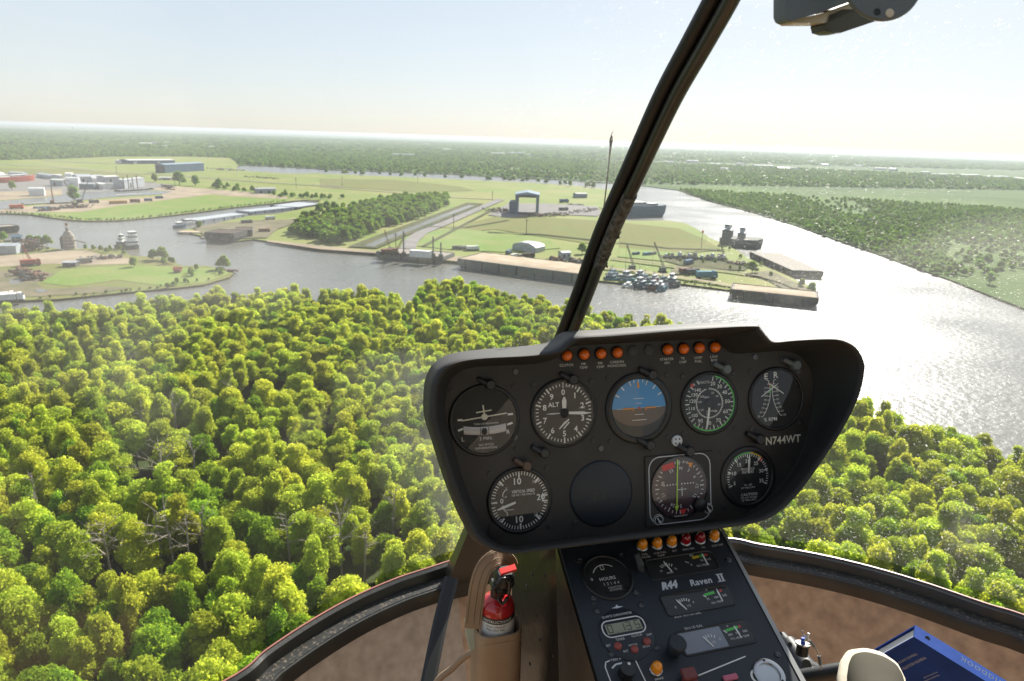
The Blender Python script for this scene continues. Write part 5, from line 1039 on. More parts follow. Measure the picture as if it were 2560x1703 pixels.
# manifold pressure
F, g = gauge(panel, 'manifold_pressure_gauge', 'manifold pressure gauge with yellow and green top arcs', 1869, 1192, 66, 77)
def man(m):
    ticks(m, -112, 112, 34, 52, 58, 1.8)
    for i, s_ in enumerate(['5', '10', '15', '20', '25', '30', '35']):
        a = -112 + 224 * i / 6; m.bar(pol(a, 48), pol(a, 58), 3, 0, 1.6); x_, y_ = pol(a * .97, 40); m.text(s_, x_, y_, 9, 1.6, bold=.01)
    m.text('MANIFOLD', 0, 20, 6.5, 1.6, wscale=.8); m.text('PRESSURE', 0, 12, 6.5, 1.6, wscale=.8); m.text('INCHES', 0, -20, 4.5, 1.6); m.text('OF MERCURY', 0, -27, 4.5, 1.6); m.text('CAUTION', 2, -44, 7, 1.6, bold=.01); m.text('DO NOT EXCEED', 2, -52, 4.6, 1.6, wscale=.85); m.text('MP TABLE LIMITS', 2, -58.5, 4.6, 1.6, wscale=.8)
mk(g, F, man); mk(g, F, lambda m: arc(m, -38, 8, 60, 3), M_grn, 'green_arc'); mk(g, F, lambda m: arc(m, 8, 40, 60, 3), M_yel, 'yellow_arc'); mk(g, F, lambda m: m.bar(pol(43, 50), pol(43, 61), 4, 0, 1.7), M_redp, 'red_line')
needle(g, F, 5, 56, 5.5); needle(g, F, 185, 26, 3, m_=M_blk, name='needle_tail'); hub(g, F, 10)
# tail number, hood lights, screws, lamps
F = GF(1958, 1099); mk(panel, F, lambda m: m.text('N744WT', 0, 0, 19, .6, wscale=.92, bold=.02), M_cream, 'tail_number')
for i, (px, py, mm) in enumerate([(1223, 955, M_knob), (1428, 942, M_knob), (1624, 930, M_knob), (1808, 916, M_grey), (1981, 906, M_grey), (1357, 1124, M_knob), (1313, 1156, M_brn), (1619, 1105, M_knob), (1717, 1120, M_knob), (1890, 1090, M_blk)]):
    F = GF(px, py + 6); q = MB(**F)
    q.tube([(-26, 14, 0), (-26, 14, 5), (-14, 6, 12), (-4, 2, 14)], 7, 10); q.lathe([(.01, 2), (12, 2), (13, 5), (13, 18), (10, 21), (.01, 21)], 20)
    o = q.build('post_light', mm, panel, True, edge=45)
F = GF(1691, 1102); q = MB(**F); q.lathe([(14, 0), (14, 5), (11, 7), (.01, 7)], 24); o = q.build('round_fitting', M_mark2, panel, True)
q = MB(**F); 
for a in range(0, 360, 90): q.lathe([(2.4, 7.2), (.01, 7.4)], 8, c=pol(a + 45, 7.5))
q.build('fitting_hole', M_blk, o)
for px, py in ((1288, 929), (1887, 893), (1158, 1226), (1502, 1121), (1437, 1308), (1418, 1347), (1860, 1272), (2004, 1057), (1287, 1093), (1690, 1245), (1997, 928)):
    q = MB(**GF(px, py)); q.lathe([(8, 0), (7, 2), (3, 2.6), (.01, 1.6)], 14); q.bar((-4, -3), (4, 3), 1.5, .4, 2.2); q.build('screw', M_screw, panel, True)
def lamp(root, px, py, m_, r=14, face=None, lab=None, tall=1., text=None, ts=6.0, dy=-24):
    F = GF(px, py, face); q = MB(**F); q.mi = 1; q.lathe([(r + 2.5, 0), (r + 2.5, 4), (r, 5), (r, 3)], 24)
    q.mi = 0; q.lathe([(r, 3)] + [(r * cos(radians(t)) ** .8 if t < 90 else .01, 5 + r * .9 * tall * sin(radians(t))) for t in (0, 15, 35, 55, 72, 90)], 24)
    o = q.build('warning_lamp', [m_, M_chrome if tall > 1 else M_blk], root, True, edge=70)
    if lab: o['label'] = lab
    q = MB(**F); q.lathe([(r * .55, 5), (r * .5, 5 + r * .5 * tall), (.01, 5 + r * .75 * tall)], 12); q.build('bulb', M_cream if m_ is not M_lr else M_redp, o, True)
    if text:
        for j, s_ in enumerate(text.split('|')): 
            FF = GF(px, py, face); mk(root, FF, lambda m: m.text(s_, -1, dy - j * (ts + 3), ts, .7), M_mark, 'lamp_caption')
    return o
for px, py, s_ in ((1416, 889, 'CLUTCH'), (1459, 886, 'MR|TEMP'), (1501, 884, 'MR|CHIP'), (1542, 881, 'CARBON|MONOXIDE'), (1667, 874, 'STARTER|ON'), (1707, 872, 'TR|CHIP'), (1746, 870, 'LOW|FUEL'), (1785, 868, 'LOW|RPM')):
    lamp(panel, px, py, M_lo, 13.5, None, None, 1, s_, 6.2)
for px, py in ((1582, 877), (1622, 875)): q = MB(**GF(px, py)); q.lathe([(14, 0), (14, 2), (12, 3), (.01, 3)], 24); q.build('blank_plug', M_knob, panel, True)

# ---- centre console
SL = radians(19.5)
CX = Vector((1, .035, 0)).normalized(); CY0 = Vector((0, cos(SL), sin(SL))); CN = CX.cross(CY0).normalized(); CY = CN.cross(CX)
CO = P(1396, 1376, .785)
def cface(px, py, lift=0.): return onplane(px, py, CO + CN * lift, CN)
cface.ax = (CX, CY, CN)
def n7(x, y): return (1380 + x * .26305, 1300 + y * .26305)
cons = thing('center_console', 'slate black sloping console with lettering, small gauges, clock and amber lamps below the panel', 'console', cface(1600, 1700))
TL, TR_, = cface(1394, 1352), cface(1796, 1318)
BL, BR = cface(1545, 1865), cface(2085, 1865)
mb = MB(); th = .012
mb.loft([[TL, TR_, BR, BL], [p - CN * th for p in (TL, TR_, BR, BL)]], True, True); mb.build('face_plate', M_cons, cons)
mb = MB(); e1, e2 = TR_ + CX * .0004, BR + CX * .0004
mb.loft([[e1 + CN * .001, e2 + CN * .001], [e1 + CX * .0045 + CN * .0005, e2 + CX * .0065 + CN * .0005], [e1 + CX * .005 - CN * .03, e2 + CX * .007 - CN * .03]], False); mb.build('edge_strip', M_alu, cons)
def side(a, b_, dx, dep):   # a vertical side sheet hung from an edge
    return [a, b_, b_ + Vector((dx, 0, -dep)), a + Vector((dx, 0, -dep))]
ped = thing('pedestal', 'black glossy riveted pedestal side under the panel and console', 'pedestal', TL + Vector((0, 0, -.75)))
FW = Vector((0, .42, .02))
lf0, lf1 = TL - CN * .004 + Vector((-.002, 0, -.001)), BL - CN * .004 + Vector((-.002, 0, -.001))
mb = MB(); mb.poly([lf0, lf1, Vector((lf1.x + .03, lf1.y, ALT - 1.6)), Vector((lf0.x - .01, lf0.y, ALT - 1.6))]); mb.build('side_skirt', M_ped, ped)
# left cheek that runs forward from the console to the nose
pA = P(1288, 1382, .90); pB = lf0
mb = MB()
cheek = [P(1283, 1380, .93), lf0 + Vector((0, .0, 0)), Vector((lf0.x + .0, lf0.y - .01, ALT - 1.6)), P(1283, 1380, .93) + Vector((0, 0, -1.1))]
mb.loft([[cheek[0], cheek[3]], [cheek[1], cheek[2]]], False); 
mb.build('cheek_panel', M_ped, ped)
nw_ = Vector((TR_.x - .012 - P(1283, 1380, .93).x, .02, -.02))
nfc = [P(1283, 1380, .93), P(1283, 1380, .93) + nw_, P(1283, 1380, .93) + nw_ + Vector((0, 0, -1.1)), P(1283, 1380, .93) + Vector((0, 0, -1.1))]
mb = MB(); mb.poly(nfc); mb.build('nose_panel', M_ped, ped)
mb = MB(); mb.poly([TR_ + Vector((.004, 0, -.006)), BR + Vector((.006, 0, -.006)), BR + Vector((.006, 0, -.6)), TR_ + Vector((.004, 0, -.6))]); mb.build('side_skirt', M_ped, ped)
cn_ = (cheek[1] - cheek[0]).cross(cheek[3] - cheek[0]).normalized()
if cn_.dot(EYE - cheek[0]) < 0: cn_ = -cn_
for px, py in ((1330, 1437), (1362, 1439), (1397, 1506), (1367, 1484), (1400, 1560), (1395, 1437), (1384, 1640), (1317, 1466), (1350, 1600), (1410, 1660), (1340, 1540), (1325, 1660)):
    c = onplane(px, py, cheek[0], cn_); q = MB(c, cn_.orthogonal().normalized(), cn_.cross(cn_.orthogonal().normalized()), cn_, .0005); q.lathe([(5, 0), (4.5, 2), (2, 3.2), (.01, 3.4)], 12); q.build('rivet', M_screw, ped, True)
# console instruments
def cl(x, y, m_, tx, r=14): px, py = n7(x, y); return lamp(cons, px, py, m_, r, cface, None, 1.9, tx, 5.2, -23)
for x, y, m_, tx in ((852, 255, M_la, 'FUEL|FILTER'), (992, 240, M_la, 'AUX FUEL|PUMP'), (1130, 222, M_la, 'ALT'), (1262, 205, M_lr, 'ENG FIRE'), (1400, 190, M_lr, 'OIL'), (1532, 170, M_la, 'GOV OFF')): cl(x, y, m_, tx, 12.5)
cl(985, 1425, M_la, 'BRAKE', 15)
F, g = gauge(cons, 'hour_meter', 'round hour meter with curved scale', *n7(525, 545), 58, 66, cface)
mk(g, F, lambda m: [m.text('HOURS', -1, -4, 9, 1.6, bold=.01), arc(m, -62, 42, 36, 2.2), m.text('0', -42, 0, 8, 1.6), m.bar((-8, 22), (-8, 34), 1.6, 0, 1.6), m.bar((0, 22), (0, 34), 1.6, 0, 1.6), m.bar((-8, 22), (0, 22), 1.6, 0, 1.6), m.bar((-8, 34), (0, 34), 1.6, 0, 1.6), m.text('1 3 1 4 4', 4, -19, 8, 1.6), m.text('COLLECTIVE', 8, -31, 5, 2.2, wscale=.85), m.text('ACTIVATED', 8, -38, 5, 2.2, wscale=.85)])
mk(g, F, lambda m: m.box(-18, -42, 1.1, 34, -26, 1.8), M_blk, 'caption_plate')
def winpanel(x, y, w_, h_, lab, fn, fm=M_dial, ang=0):
    px, py = n7(x, y); F = GF(px, py, cface)
    q = MB(**F)
    def loop(e, z):
        a, c, r_ = w_ / 2 - e, h_ / 2 - e, 10 - e * .5; pts = []
        for cx, cy, a0 in ((a - r_, c - r_, 0), (-a + r_, c - r_, 90), (-a + r_, -c + r_, 180), (a - r_, -c + r_, 270)): pts += [(cx + r_ * cos(radians(a0 + t)), cy + r_ * sin(radians(a0 + t)), z) for t in (0, 30, 60, 90)]
        return pts
    q.mi = 0; q.loft([loop(-3, 0), loop(-2, 3), loop(0, 3.5), loop(1.5, 1)], True); q.mi = 1; q.poly(loop(1, 1))
    g = q.build('gauge_pair', [M_blk, fm], cons, True, edge=50); g['label'] = lab
    fn(g, F); q = MB(**F); q.poly(loop(.5, 3)); q.build('cover_glass', M_glass, g); return g, F
def fan(m, cx, cy, n_=6, r0_=22, r1_=30, sp=34):
    for i in range(n_): a = -sp + 2 * sp * i / (n_ - 1); x0, y0 = pol(a, r0_); x1, y1 = pol(a, r1_); m.bar((cx + x0, cy + y0 - 22), (cx + x1, cy + y1 - 22), 2.2, 0, 1.6)
def g1(g, F):
    mk(g, F, lambda m: [fan(m, -42, 4), m.text('70', -62, -8, 5, 1.6, rot=.4), m.text('70', -22, -8, 5, 1.6, rot=-.4), m.text('AMPS', -42, -16, 5, 1.6), m.text('PSI', 38, 22, 6, 1.6), m.text('55', 58, 4, 6, 1.6), m.text('115', 78, 4, 6, 1.6), m.text('OIL PRESS', 54, -10, 5.5, 1.6), m.text('0', 24, -4, 6, 1.6), m.bar((12, 8), (20, 2), 2, 0, 1.6)])
    mk(g, F, lambda m: m.bar((36, 14), (56, 16), 7, 0, 1.5), M_yel, 'yellow_band'); mk(g, F, lambda m: m.bar((58, 16), (72, 17), 7, 0, 1.5), M_grn, 'green_band'); mk(g, F, lambda m: m.bar((74, 17), (80, 17.5), 7, 0, 1.5), M_redp, 'red_band')
    needle(g, F, -14, 34, 4, c=(-36, -16)); needle(g, F, 2, 34, 4, c=(66, -12))
winpanel(1235, 430, 188, 56, 'upper twin gauge of amps and oil pressure', g1)
def g2(g, F):
    mk(g, F, lambda m: [fan(m, -38, 4), m.text('E', -66, -8, 6, 1.6), m.text('1/2', -30, -10, 6, 1.6), m.text('F', -14, -4, 6, 1.6), m.text('°F', 36, 22, 5, 1.6), m.text('75', 28, -2, 6, 1.6), m.text('180', 52, -1, 6, 1.6), m.text('245', 76, 0, 6, 1.6), m.text('OIL TEMP', 48, -14, 5.5, 1.6), m.bar((20, 10), (26, 4), 3, 0, 1.6)])
    mk(g, F, lambda m: m.bar((24, 10), (54, 13), 7, 0, 1.5), M_grn, 'green_band'); mk(g, F, lambda m: m.bar((70, 14), (76, 14.5), 7, 0, 1.5), M_redp, 'red_band'); needle(g, F, -26, 34, 4, c=(-42, -20)); needle(g, F, 2, 34, 4, c=(62, -14))
winpanel(1385, 765, 188, 56, 'middle twin gauge of auxiliary fuel and oil temperature', g2)
def g3(g, F):
    mk(g, F, lambda m: [fan(m, -18, 4, 5), m.text('F', 8, -6, 6, 1.6), m.text('1/2', -12, -10, 6, 1.6), m.text('°F', 44, 22, 5, 1.6), m.text('200', 40, 0, 6, 1.6), m.text('350', 62, 1, 6, 1.6), m.text('500', 84, 2, 6, 1.6), m.text('CYL HEAD TEMP', 62, -11, 5.5, 1.6, wscale=.9), m.bar((28, 14), (34, 6), 3, 0, 1.6)])
    mk(g, F, lambda m: m.bar((34, 12), (72, 16), 7, 0, 1.5), M_grn, 'green_band'); mk(g, F, lambda m: m.bar((74, 16), (80, 16.5), 7, 0, 1.5), M_redp, 'red_band'); needle(g, F, -26, 34, 4, c=(-20, -22)); needle(g, F, -4, 34, 4, c=(64, -14))
    mk(g, F, lambda m: m.box(-96, -27, 1.05, 22, 27, 1.25), CM('dull grey plate', (.2, .22, .26)), 'pale_scale_plate')
winpanel(1560, 1120, 204, 60, 'lower twin gauge of fuel quantity and cylinder temperature', g3)
def ctext(s_, x, y, h_, m_=M_mark, nm='lettering', **k): F = GF(*n7(x, y), cface); return mk(cons, F, lambda m: m.text(s_, 0, 0, h_, .7, **k), m_, nm)
ctext('R44', 1115, 620, 19, M_mark2, shear=.35, bold=.06, wscale=.95); ctext('Raven', 1412, 585, 17, M_mark2, shear=.2, bold=.02); ctext('II', 1602, 550, 19, M_mark2, shear=.1, bold=.03, wscale=1.2)
F = GF(*n7(1602, 550), cface); mk(cons, F, lambda m: [m.bar((-9, 10), (11, 10), 2.2, 0, .8), m.bar((-13, -10), (8, -10), 2.2, 0, .8)], M_mark2, 'lettering_serifs')
ctext('AUX 18.3 US GAL', 1288, 902, 6.5); ctext('30.6 US GAL', 1345, 1020, 6.5)
# clock
px, py = n7(705, 1085); F = GF(px, py, cface); q = MB(**F); q.lathe([(70, 0), (70, 2), (68, 3.4), (.01, 3.6)], 48); ck = q.build('chronometer', M_cons, cons, True, edge=50); ck['label'] = 'round digital clock with lcd and three red buttons'
mk(ck, F, lambda m: rr(m, 57, 22, 18, 3.2, 4, (0, 18)), M_mark, 'display_border')
q = MB(**F); q.box(-48, 4, 3.6, 48, 31, 4.3, 2); q.build('display', M_lcd, ck)
SEG = {'0': 'abcdef', '1': 'bc', '3': 'abcdg', '5': 'acdfg'}
def seg(m):
    for ch, x0 in (('0', -40), ('1', -8), ('3', 10), ('5', 34)):
        w_, h_ = 11, 20; y0 = 8; S = dict(a=((0, h_), (w_, h_)), b=((w_, h_), (w_, h_ / 2)), c=((w_, h_ / 2), (w_, 0)), d=((0, 0), (w_, 0)), e=((0, 0), (0, h_ / 2)), f=((0, h_ / 2), (0, h_)), g=((0, h_ / 2), (w_, h_ / 2)))
        for s_ in SEG[ch]: (a, b_), (c, d) = S[s_]; m.bar((x0 + a - 3, y0 + b_), (x0 + c - 3, y0 + d), 2.2, 0, 4.5)
    m.bar((-22, 8), (-20, 5), 2, 0, 4.5); m.bar((5, 12), (5, 14), 2, 0, 4.5); m.bar((5, 20), (5, 22), 2, 0, 4.5)
mk(ck, F, seg, M_lcdd, 'digits')
mk(ck, F, lambda m: [m.text('QUARTZ CHRONOMETER', -5, 52, 6, 3.8, wscale=.8), m.text('TIMER', -22, -12, 6, 4), m.text('CLOCK', 24, -10, 6, 4), m.text('SET', -58, -22, 5.5, 4), m.text('RST', -20, -44, 5.5, 4), m.text('MODE', 4, -32, 5.5, 4), m.text('STOP', 36, -42, 5.5, 4), m.text('DIM', 56, -14, 5.5, 4)])
mk(cons, GF(*n7(620, 832), cface), lambda m: [m.poly([(-16, 0, .7), (0, -3, .7), (16, 0, .7), (3, 3, .7), (0, 8, .7), (-3, 3, .7)]), m.text('LC-2', 2, -9, 4, .7)], M_mark2, 'maker_emblem')
for i, (x, y) in enumerate(((622, 1210), (780, 1240), (898, 1165))): q = MB(**GF(*n7(x, y), cface)); q.lathe([(10, 3), (9.5, 8), (6, 10), (.01, 10.5)], 20); q.build('button', M_button, ck, True)
# knobs, switches and frame lines
q = MB(**GF(*n7(1150, 1260), cface)); q.lathe([(17, 0), (16, 26), (22, 27), (23, 44), (20, 48), (.01, 49)], 28); q.build('large_knob', M_cons, cons, True, edge=45)
q = MB(**GF(*n7(815, 430), cface)); q.tube([(0, -14, 0), (0, -10, 14), (-6, 12, 30)], [11, 10, 7], 10); q.build('toggle_lever', M_knob, cons, True)
mk(cons, GF(*n7(690, 1450), cface), lambda m: [m.strip([(-44, -40), (-44, 22), (-38, 34), (-26, 36)], 3, .7), m.strip([(0, 36), (28, 36), (40, 28), (44, -40)], 3, .7), m.text('TRIM', -14, 36, 6, .7), m.strip([(-28, 16), (-14, 24), (4, 24)], 4, .7)], M_mark, 'switch_border')
q = MB(**GF(*n7(700, 1470), cface)); q.lathe([(20, 0), (18, 10), (19, 12), (19, 30), (.01, 31)], 24); q.build('rotary_knob', M_blk, cons, True, edge=40)
mk(cons, GF(*n7(700, 1470), cface), lambda m: m.lathe([(4, 31.5), (.01, 31.7)], 10, c=(6, 10)), M_mark, 'knob_dot')
mk(cons, GF(*n7(1390, 1480), cface), lambda m: [m.bar((0, 0), (150, 22), 3, 0, .7), m.bar((-110, -16), (-40, -6), 3, 0, .7)], M_mark, 'border_line')
q = MB(**GF(*n7(1290, 1520), cface)); q.box(-18, -34, 0, 18, 6, 16, 3); q.box(-20, -10, 14, 20, 20, 26, 4); q.build('switch_guard', M_maroon, cons, True)
q = MB(**GF(*n7(1690, 1505), cface)); q.box(-20, -7, 0, 20, 7, 8, 2); q.build('small_tag', M_pink, cons)
px, py = n7(2060, 1470); F = GF(px, py, cface); q = MB(**F); q.lathe([(40, 0), (40, 5), (37, 7), (28, 7), (27, 2), (.01, 2)], 32); kl = q.build('key_lock', M_chrome, cons, True, edge=40)
for c_ in ((4, 33), (22, -24)): mk(kl, F, lambda m: m.lathe([(3.5, 7.4), (.01, 7.6)], 8, c=c_), M_blk, 'lock_screw')
mk(cons, GF(*n7(1960, 1490), cface), lambda m: [m.lathe([(20, .8), (14, .8)], 20), m.bar((0, -6), (0, 6), 3, 0, .8)], M_mark, 'dial_graphic')
for x, y in ((390, 745), (425, 870), (265, 390), (660, 340), (795, 690), (845, 815), (1675, 385), (2143, 1283), (995, 1220), (560, 1280), (395, 218)):
    q = MB(**GF(*n7(x, y), cface)); q.lathe([(7.5, 0), (7, 2.5), (4, 3.5), (2.5, 2), (.01, 2)], 14); q.build('screw', M_screw, cons, True)

# ---- windscreen centre post
XC, ZN = .28, -1.064
def onx(px, py, X): r = ray(px, py); return EYE + r * (X / r.x)
ppx = [(1150, 1400), (1290, 1090), (1385, 905), (1448, 760), (1512, 590), (1585, 430), (1668, 250), (1745, 110), (1800, 10), (1850, -90)]
pc = crv([onx(a, b_, XC) for a, b_ in ppx], 60)
post = thing('windscreen', 'speckled bubble windscreen with dark olive centre post and curved black lower frame', 'windscreen', pc[0])
def sweep(curve, prof, up):        # prof in (side, up) metres; up(i) gives the local up vector
    rings = []
    for i, p in enumerate(curve):
        d = (curve[min(i + 1, len(curve) - 1)] - curve[max(i - 1, 0)]).normalized(); u_ = (up - d * up.dot(d)).normalized(); s_ = d.cross(u_)
        rings.append([p + s_ * a + u_ * b_ for a, b_ in prof])
    return rings
upv = (EYE - pc[30]).normalized()
circ = lambda cx, cy, rx, ry, n_=14: [(cx + rx * cos(2 * pi * i / n_), cy + ry * sin(2 * pi * i / n_)) for i in range(n_)]
mb = MB(); mb.loft(sweep(pc, circ(.0055, .003, .0064, .0078), upv), True, True); mb.build('round_tube', M_post, post, True)
mb = MB(); mb.loft(sweep(pc, circ(-.0072, -.001, .0061, .007), upv), True, True); mb.build('seal_strip', M_rub, post, True)
mb = MB(); mb.loft(sweep(pc, [(-.0125, -.008), (.011, -.008), (.011, -.006), (-.0125, -.006)], upv), True, True); mb.build('outer_flange', M_rub, post)
# torn strip of tape on the post
rd = random.Random(4); tape = [pc[int(60 * t)] for t in (.40, .43, .46, .49, .52)]
mb = MB(); ds = sweep(tape, circ(.006, .0033, .0071, .0085), upv)
mb.loft(ds, True, True)
for i in range(26):
    r_ = ds[rd.randint(0, len(ds) - 2)]; p_ = r_[rd.randint(0, 13)]; mb.obox(p_, Vector((rd.uniform(-.006, .006), rd.uniform(-.004, .004), rd.uniform(-.008, .008))), (.0015, 0, .001), (0, .0015, 0))
mb.build('torn_tape', CM('frayed black tape', (.03, .027, .022), rough=.8, scale=220, c2=(.12, .11, .09), bump=1, bscale=300), post)
# ---- lower windscreen frame
def fz(px, py, z=ZN): return onz(px, py, ALT + z)
LO = [fz(*p) for p in [(574, 1703), (667, 1631), (774, 1560), (881, 1500), (988, 1453), (1066, 1427), (1123, 1408)]]
left_ext = [Vector((-1.0, .0, ALT + ZN)), Vector((-.93, .45, ALT + ZN)), Vector((-.72, .84, ALT + ZN)), Vector((-.48, 1.08, ALT + ZN))]
RO = [fz(*p) for p in [(1800, 1350), (1900, 1366), (2040, 1390), (2180, 1423), (2320, 1465), (2460, 1513), (2560, 1544)]]
mid = [Vector((XC + .12, LO[-1].y + .035, ALT + ZN)), Vector((XC + .42, (LO[-1].y + RO[0].y) / 2 + .03, ALT + ZN))]
right_ext = [RO[-1] + Vector((.07, -.12, 0)), RO[-1] + Vector((.16, -.4, 0))]
fl = crv(left_ext + LO, 60); fr = crv([LO[-1]] + mid + RO + right_ext, 70)
frame = post
Z = Vector((0, 0, 1))
def frame_part(curve, nm):
    for pn, prof, m_ in (('glazing_edge', [(-.002, .004), (.002, .004), (.002, .008), (-.002, .008)], M_rim),
                         ('upper_channel', [(.002, -.03), (-.002, .004), (.004, .006), (.012, .002), (.016, -.012), (.018, -.03)], M_frame),
                         ('ledge', [(.014, -.024), (.018, -.0215), (.044, -.0245), (.047, -.030), (.016, -.032)], M_ledge),
                         ('inner_flange', [(.044, -.026), (.049, -.027), (.052, -.036), (.052, -.066), (.047, -.066), (.046, -.034)], M_frame)):
        mb = MB(); mb.loft(sweep(curve, prof, Z), True, True); o = mb.build(pn, m_, frame, True, edge=35)
frame_part(fl, 'l'); frame_part(fr, 'r')
q = MB(); base = pc[0]
q.loft([[base + Vector((a, b_, c)) for a, b_ in ((-.035, .01), (.045, .02), (.05, -.05), (-.045, -.06))] for c in (-.07, -.03)] + [[pc[4] + Vector((a, b_, 0)) for a, b_ in ((-.02, .01), (.02, .01), (.02, -.015), (-.02, -.015))]], True, True); q.build('gusset', M_frame, frame, True, edge=25)
# ---- carpeted nose lining below the frame
def inner(curve): return [p for p in [r[3] for r in sweep(curve, [(0, 0), (0, 0), (0, 0), (.049, -.06)], Z)]]
lining = thing('nose_lining', 'tan carpet lining of the nose below the windscreen frame', 'carpet', Vector((XC, .9, ALT - 1.9)))
def lin(curve, m_):
    top = inner(curve); c0 = Vector((XC, .25, 0)); rows = []
    for j in range(9):
        t = j / 8; rows.append([Vector((p.x + (c0.x - p.x) * .48 * t ** 1.1, p.y + (c0.y - p.y) * .48 * t ** 1.1, p.z - .62 * t)) for p in top])
    q = MB(); q.loft(rows, False); return q.build('carpet', m_, lining, True)
lin(fl, M_carp2); lin(fr, M_carp)
q = MB(); n_ = 40; q.poly([(XC + cos(2 * pi * i / n_) * 1.35, .2 + sin(2 * pi * i / n_) * 1.25, ALT - 1.72) for i in range(n_)]); q.build('floor_carpet', M_carp, lining)
def onlin(px, py, dz=.0): return P(px, py, 1.0)
# diagonal black stiffener
a, b_, c = P(1128, 1448, 1.27), P(1100, 1560, 1.21), P(1068, 1720, 1.14)
st = MB(); st.loft(sweep(crv([a, b_, c], 14), [(-.013, -.012), (.013, -.012), (.013, .005), (.008, .008), (-.008, .008), (-.013, .005)], (EYE - b_).normalized()), True, True)
tag(st.build('stiffener', M_rub, smooth=True, edge=30), 'dark stiffener bar running down the carpet left of the fire extinguisher', 'bar')
q = MB(); q.tube(crv([P(1080, 1725, 1.02), P(1100, 1695, 1.02), P(1130, 1672, 1.02), P(1165, 1640, 1.01), P(1200, 1625, 1.0)], 16), .005, 8)
tag(q.build('tan_cable', M_leath, smooth=True), 'thin tan hose crossing the carpet behind the leather pouch', 'hose')

# ---- fire extinguisher in its leather pouch
def n8(x, y): return (560 + x * .35638, 1300 + y * .35638)
def col(px, py, d, r, prof, axis_to, n_=28): pass
eb, et = P(*n8(1905, 760), .86), P(*n8(1950, 560), .86)
ea = Vector((0, 0, 1)); ex = Vector((1, 0, 0)); ey = Vector((0, 1, 0)); k_ = .86 / FPX
EC = P(*n8(1912, 770), .86)
ext = thing('fire_extinguisher', 'small red fire extinguisher with black valve and white instruction label', 'fire extinguisher', EC - Vector((0, 0, .16)))
F = dict(O=EC, X=ex, Y=ey, Z=ea, k=k_)
q = MB(**F); q.lathe([(.01, -340), (36, -335), (43, -320), (43, 66), (42, 78), (37, 90), (28, 97), (18, 101), (15, 104)], 36); q.build('cylinder', M_ext, ext, True)
q = MB(**F); q.lathe([(43.6, -60), (43.6, 49)], 36); lb_ = q.build('label', M_lab, ext, True)
q = MB(**F); q.lathe([(43.9, 49), (43.9, 64)], 36); q.build('label_band', M_ink, ext, True)
def wraptext(s_, h_, z_, m_, nm, r_=44.4, a0=-90):
    vs, fs, w = text_geom(s_, .01, 0); kk = h_ / .7; out = []
    for a, b_ in vs: th_ = radians(a0) + (a - w / 2) * kk / r_; out.append((r_ * cos(th_), r_ * sin(th_), z_ + b_ * kk))
    q = MB(**F); q.add(out, fs); q.build(nm, m_, ext)
wraptext('INSTRUCTIONS', 7.5, 53, M_lab, 'label_title', a0=-104); wraptext('HOLD UPRIGHT.', 4.8, 40, M_ink, 'label_text', a0=-108); wraptext('PULL OUT PIN.', 4.8, 31, M_ink, 'label_text', a0=-108)
q = MB(**F); q.lathe([(17, 98), (18, 104), (18, 116), (15, 120), (15, 132)], 20); q.box(-17, -30, 120, 22, 20, 140, 5); q.box(-10, -34, 134, 36, 16, 176, 10); q.tube(crv([(-14, -34, 128), (-20, -50, 150), (-10, -56, 185), (12, -52, 180), (16, -46, 140), (4, -42, 108), (-8, -40, 120)], 20), 4.5, 8); q.build('valve', M_blk, ext, True, edge=50)
q = MB(**F); q.obox((14, -36, 196), (38, 0, 8), (0, 20, 0), (0, 0, 6)); q.build('trigger', M_redpl, ext)
pou = thing('leather_pouch', 'tan leather pouch with stitched strap holding the fire extinguisher', 'pouch', EC - Vector((0, 0, .2)))
q = MB(**F)
def oval(a, b_, z, n_=36, c=(0, 0)): return [(c[0] + a * (abs(cos(2 * pi * i / n_)) ** .55) * (1 if cos(2 * pi * i / n_) > 0 else -1), c[1] + b_ * (abs(sin(2 * pi * i / n_)) ** .7) * (1 if sin(2 * pi * i / n_) > 0 else -1), z) for i in range(n_)]
q.loft([oval(60, 52, -420), oval(62, 54, -200), oval(61, 54, -60), oval(60, 54, 16), oval(58, 53, 22), oval(55, 50, 23), oval(54, 49, 18), oval(54, 48, -60)], True); q.build('body', M_leath, pou, True, edge=60)
q = MB(**F)
for i in range(26): q.bar((-54 + i * 4.3, -54.9), (-51.6 + i * 4.3, -54.9), .9, 1, 6)
q.build('stitching', M_stitch, pou)
sp = crv([P(*n8(1745, 760), .84), P(*n8(1762, 600), .835), P(*n8(1790, 430), .83), P(*n8(1840, 320), .83), P(*n8(1925, 262), .84), P(*n8(1990, 290), .86), P(*n8(2010, 330), .87)], 30)
q = MB(); q.loft(sweep(sp, [(-.010, -.0012), (.010, -.0012), (.0105, 0), (.010, .0012), (-.010, .0012), (-.0105, 0)], (EYE - sp[10]).normalized()), True, True); q.build('strap', M_leath, pou, True, edge=60)
q = MB(); [q.loft(sweep(sp[1:-1], [(x_ - .0004, .0014), (x_ + .0004, .0014), (x_, .002)], (EYE - sp[10]).normalized()), True, True) for x_ in (-.0075, .0005, .0075)]; q.build('strap_stitching', M_stitch, pou)
q = MB(); a = P(*n8(1722, 700), .842); q.loft(sweep(crv([P(*n8(1725, 690), .845), P(*n8(1735, 790), .846), P(*n8(1760, 900), .848)], 8), [(-.007, 0), (.007, 0), (.006, .0012), (-.006, .0012)], (EYE - a).normalized()), True, True); q.build('velcro_tab', M_velc, pou)

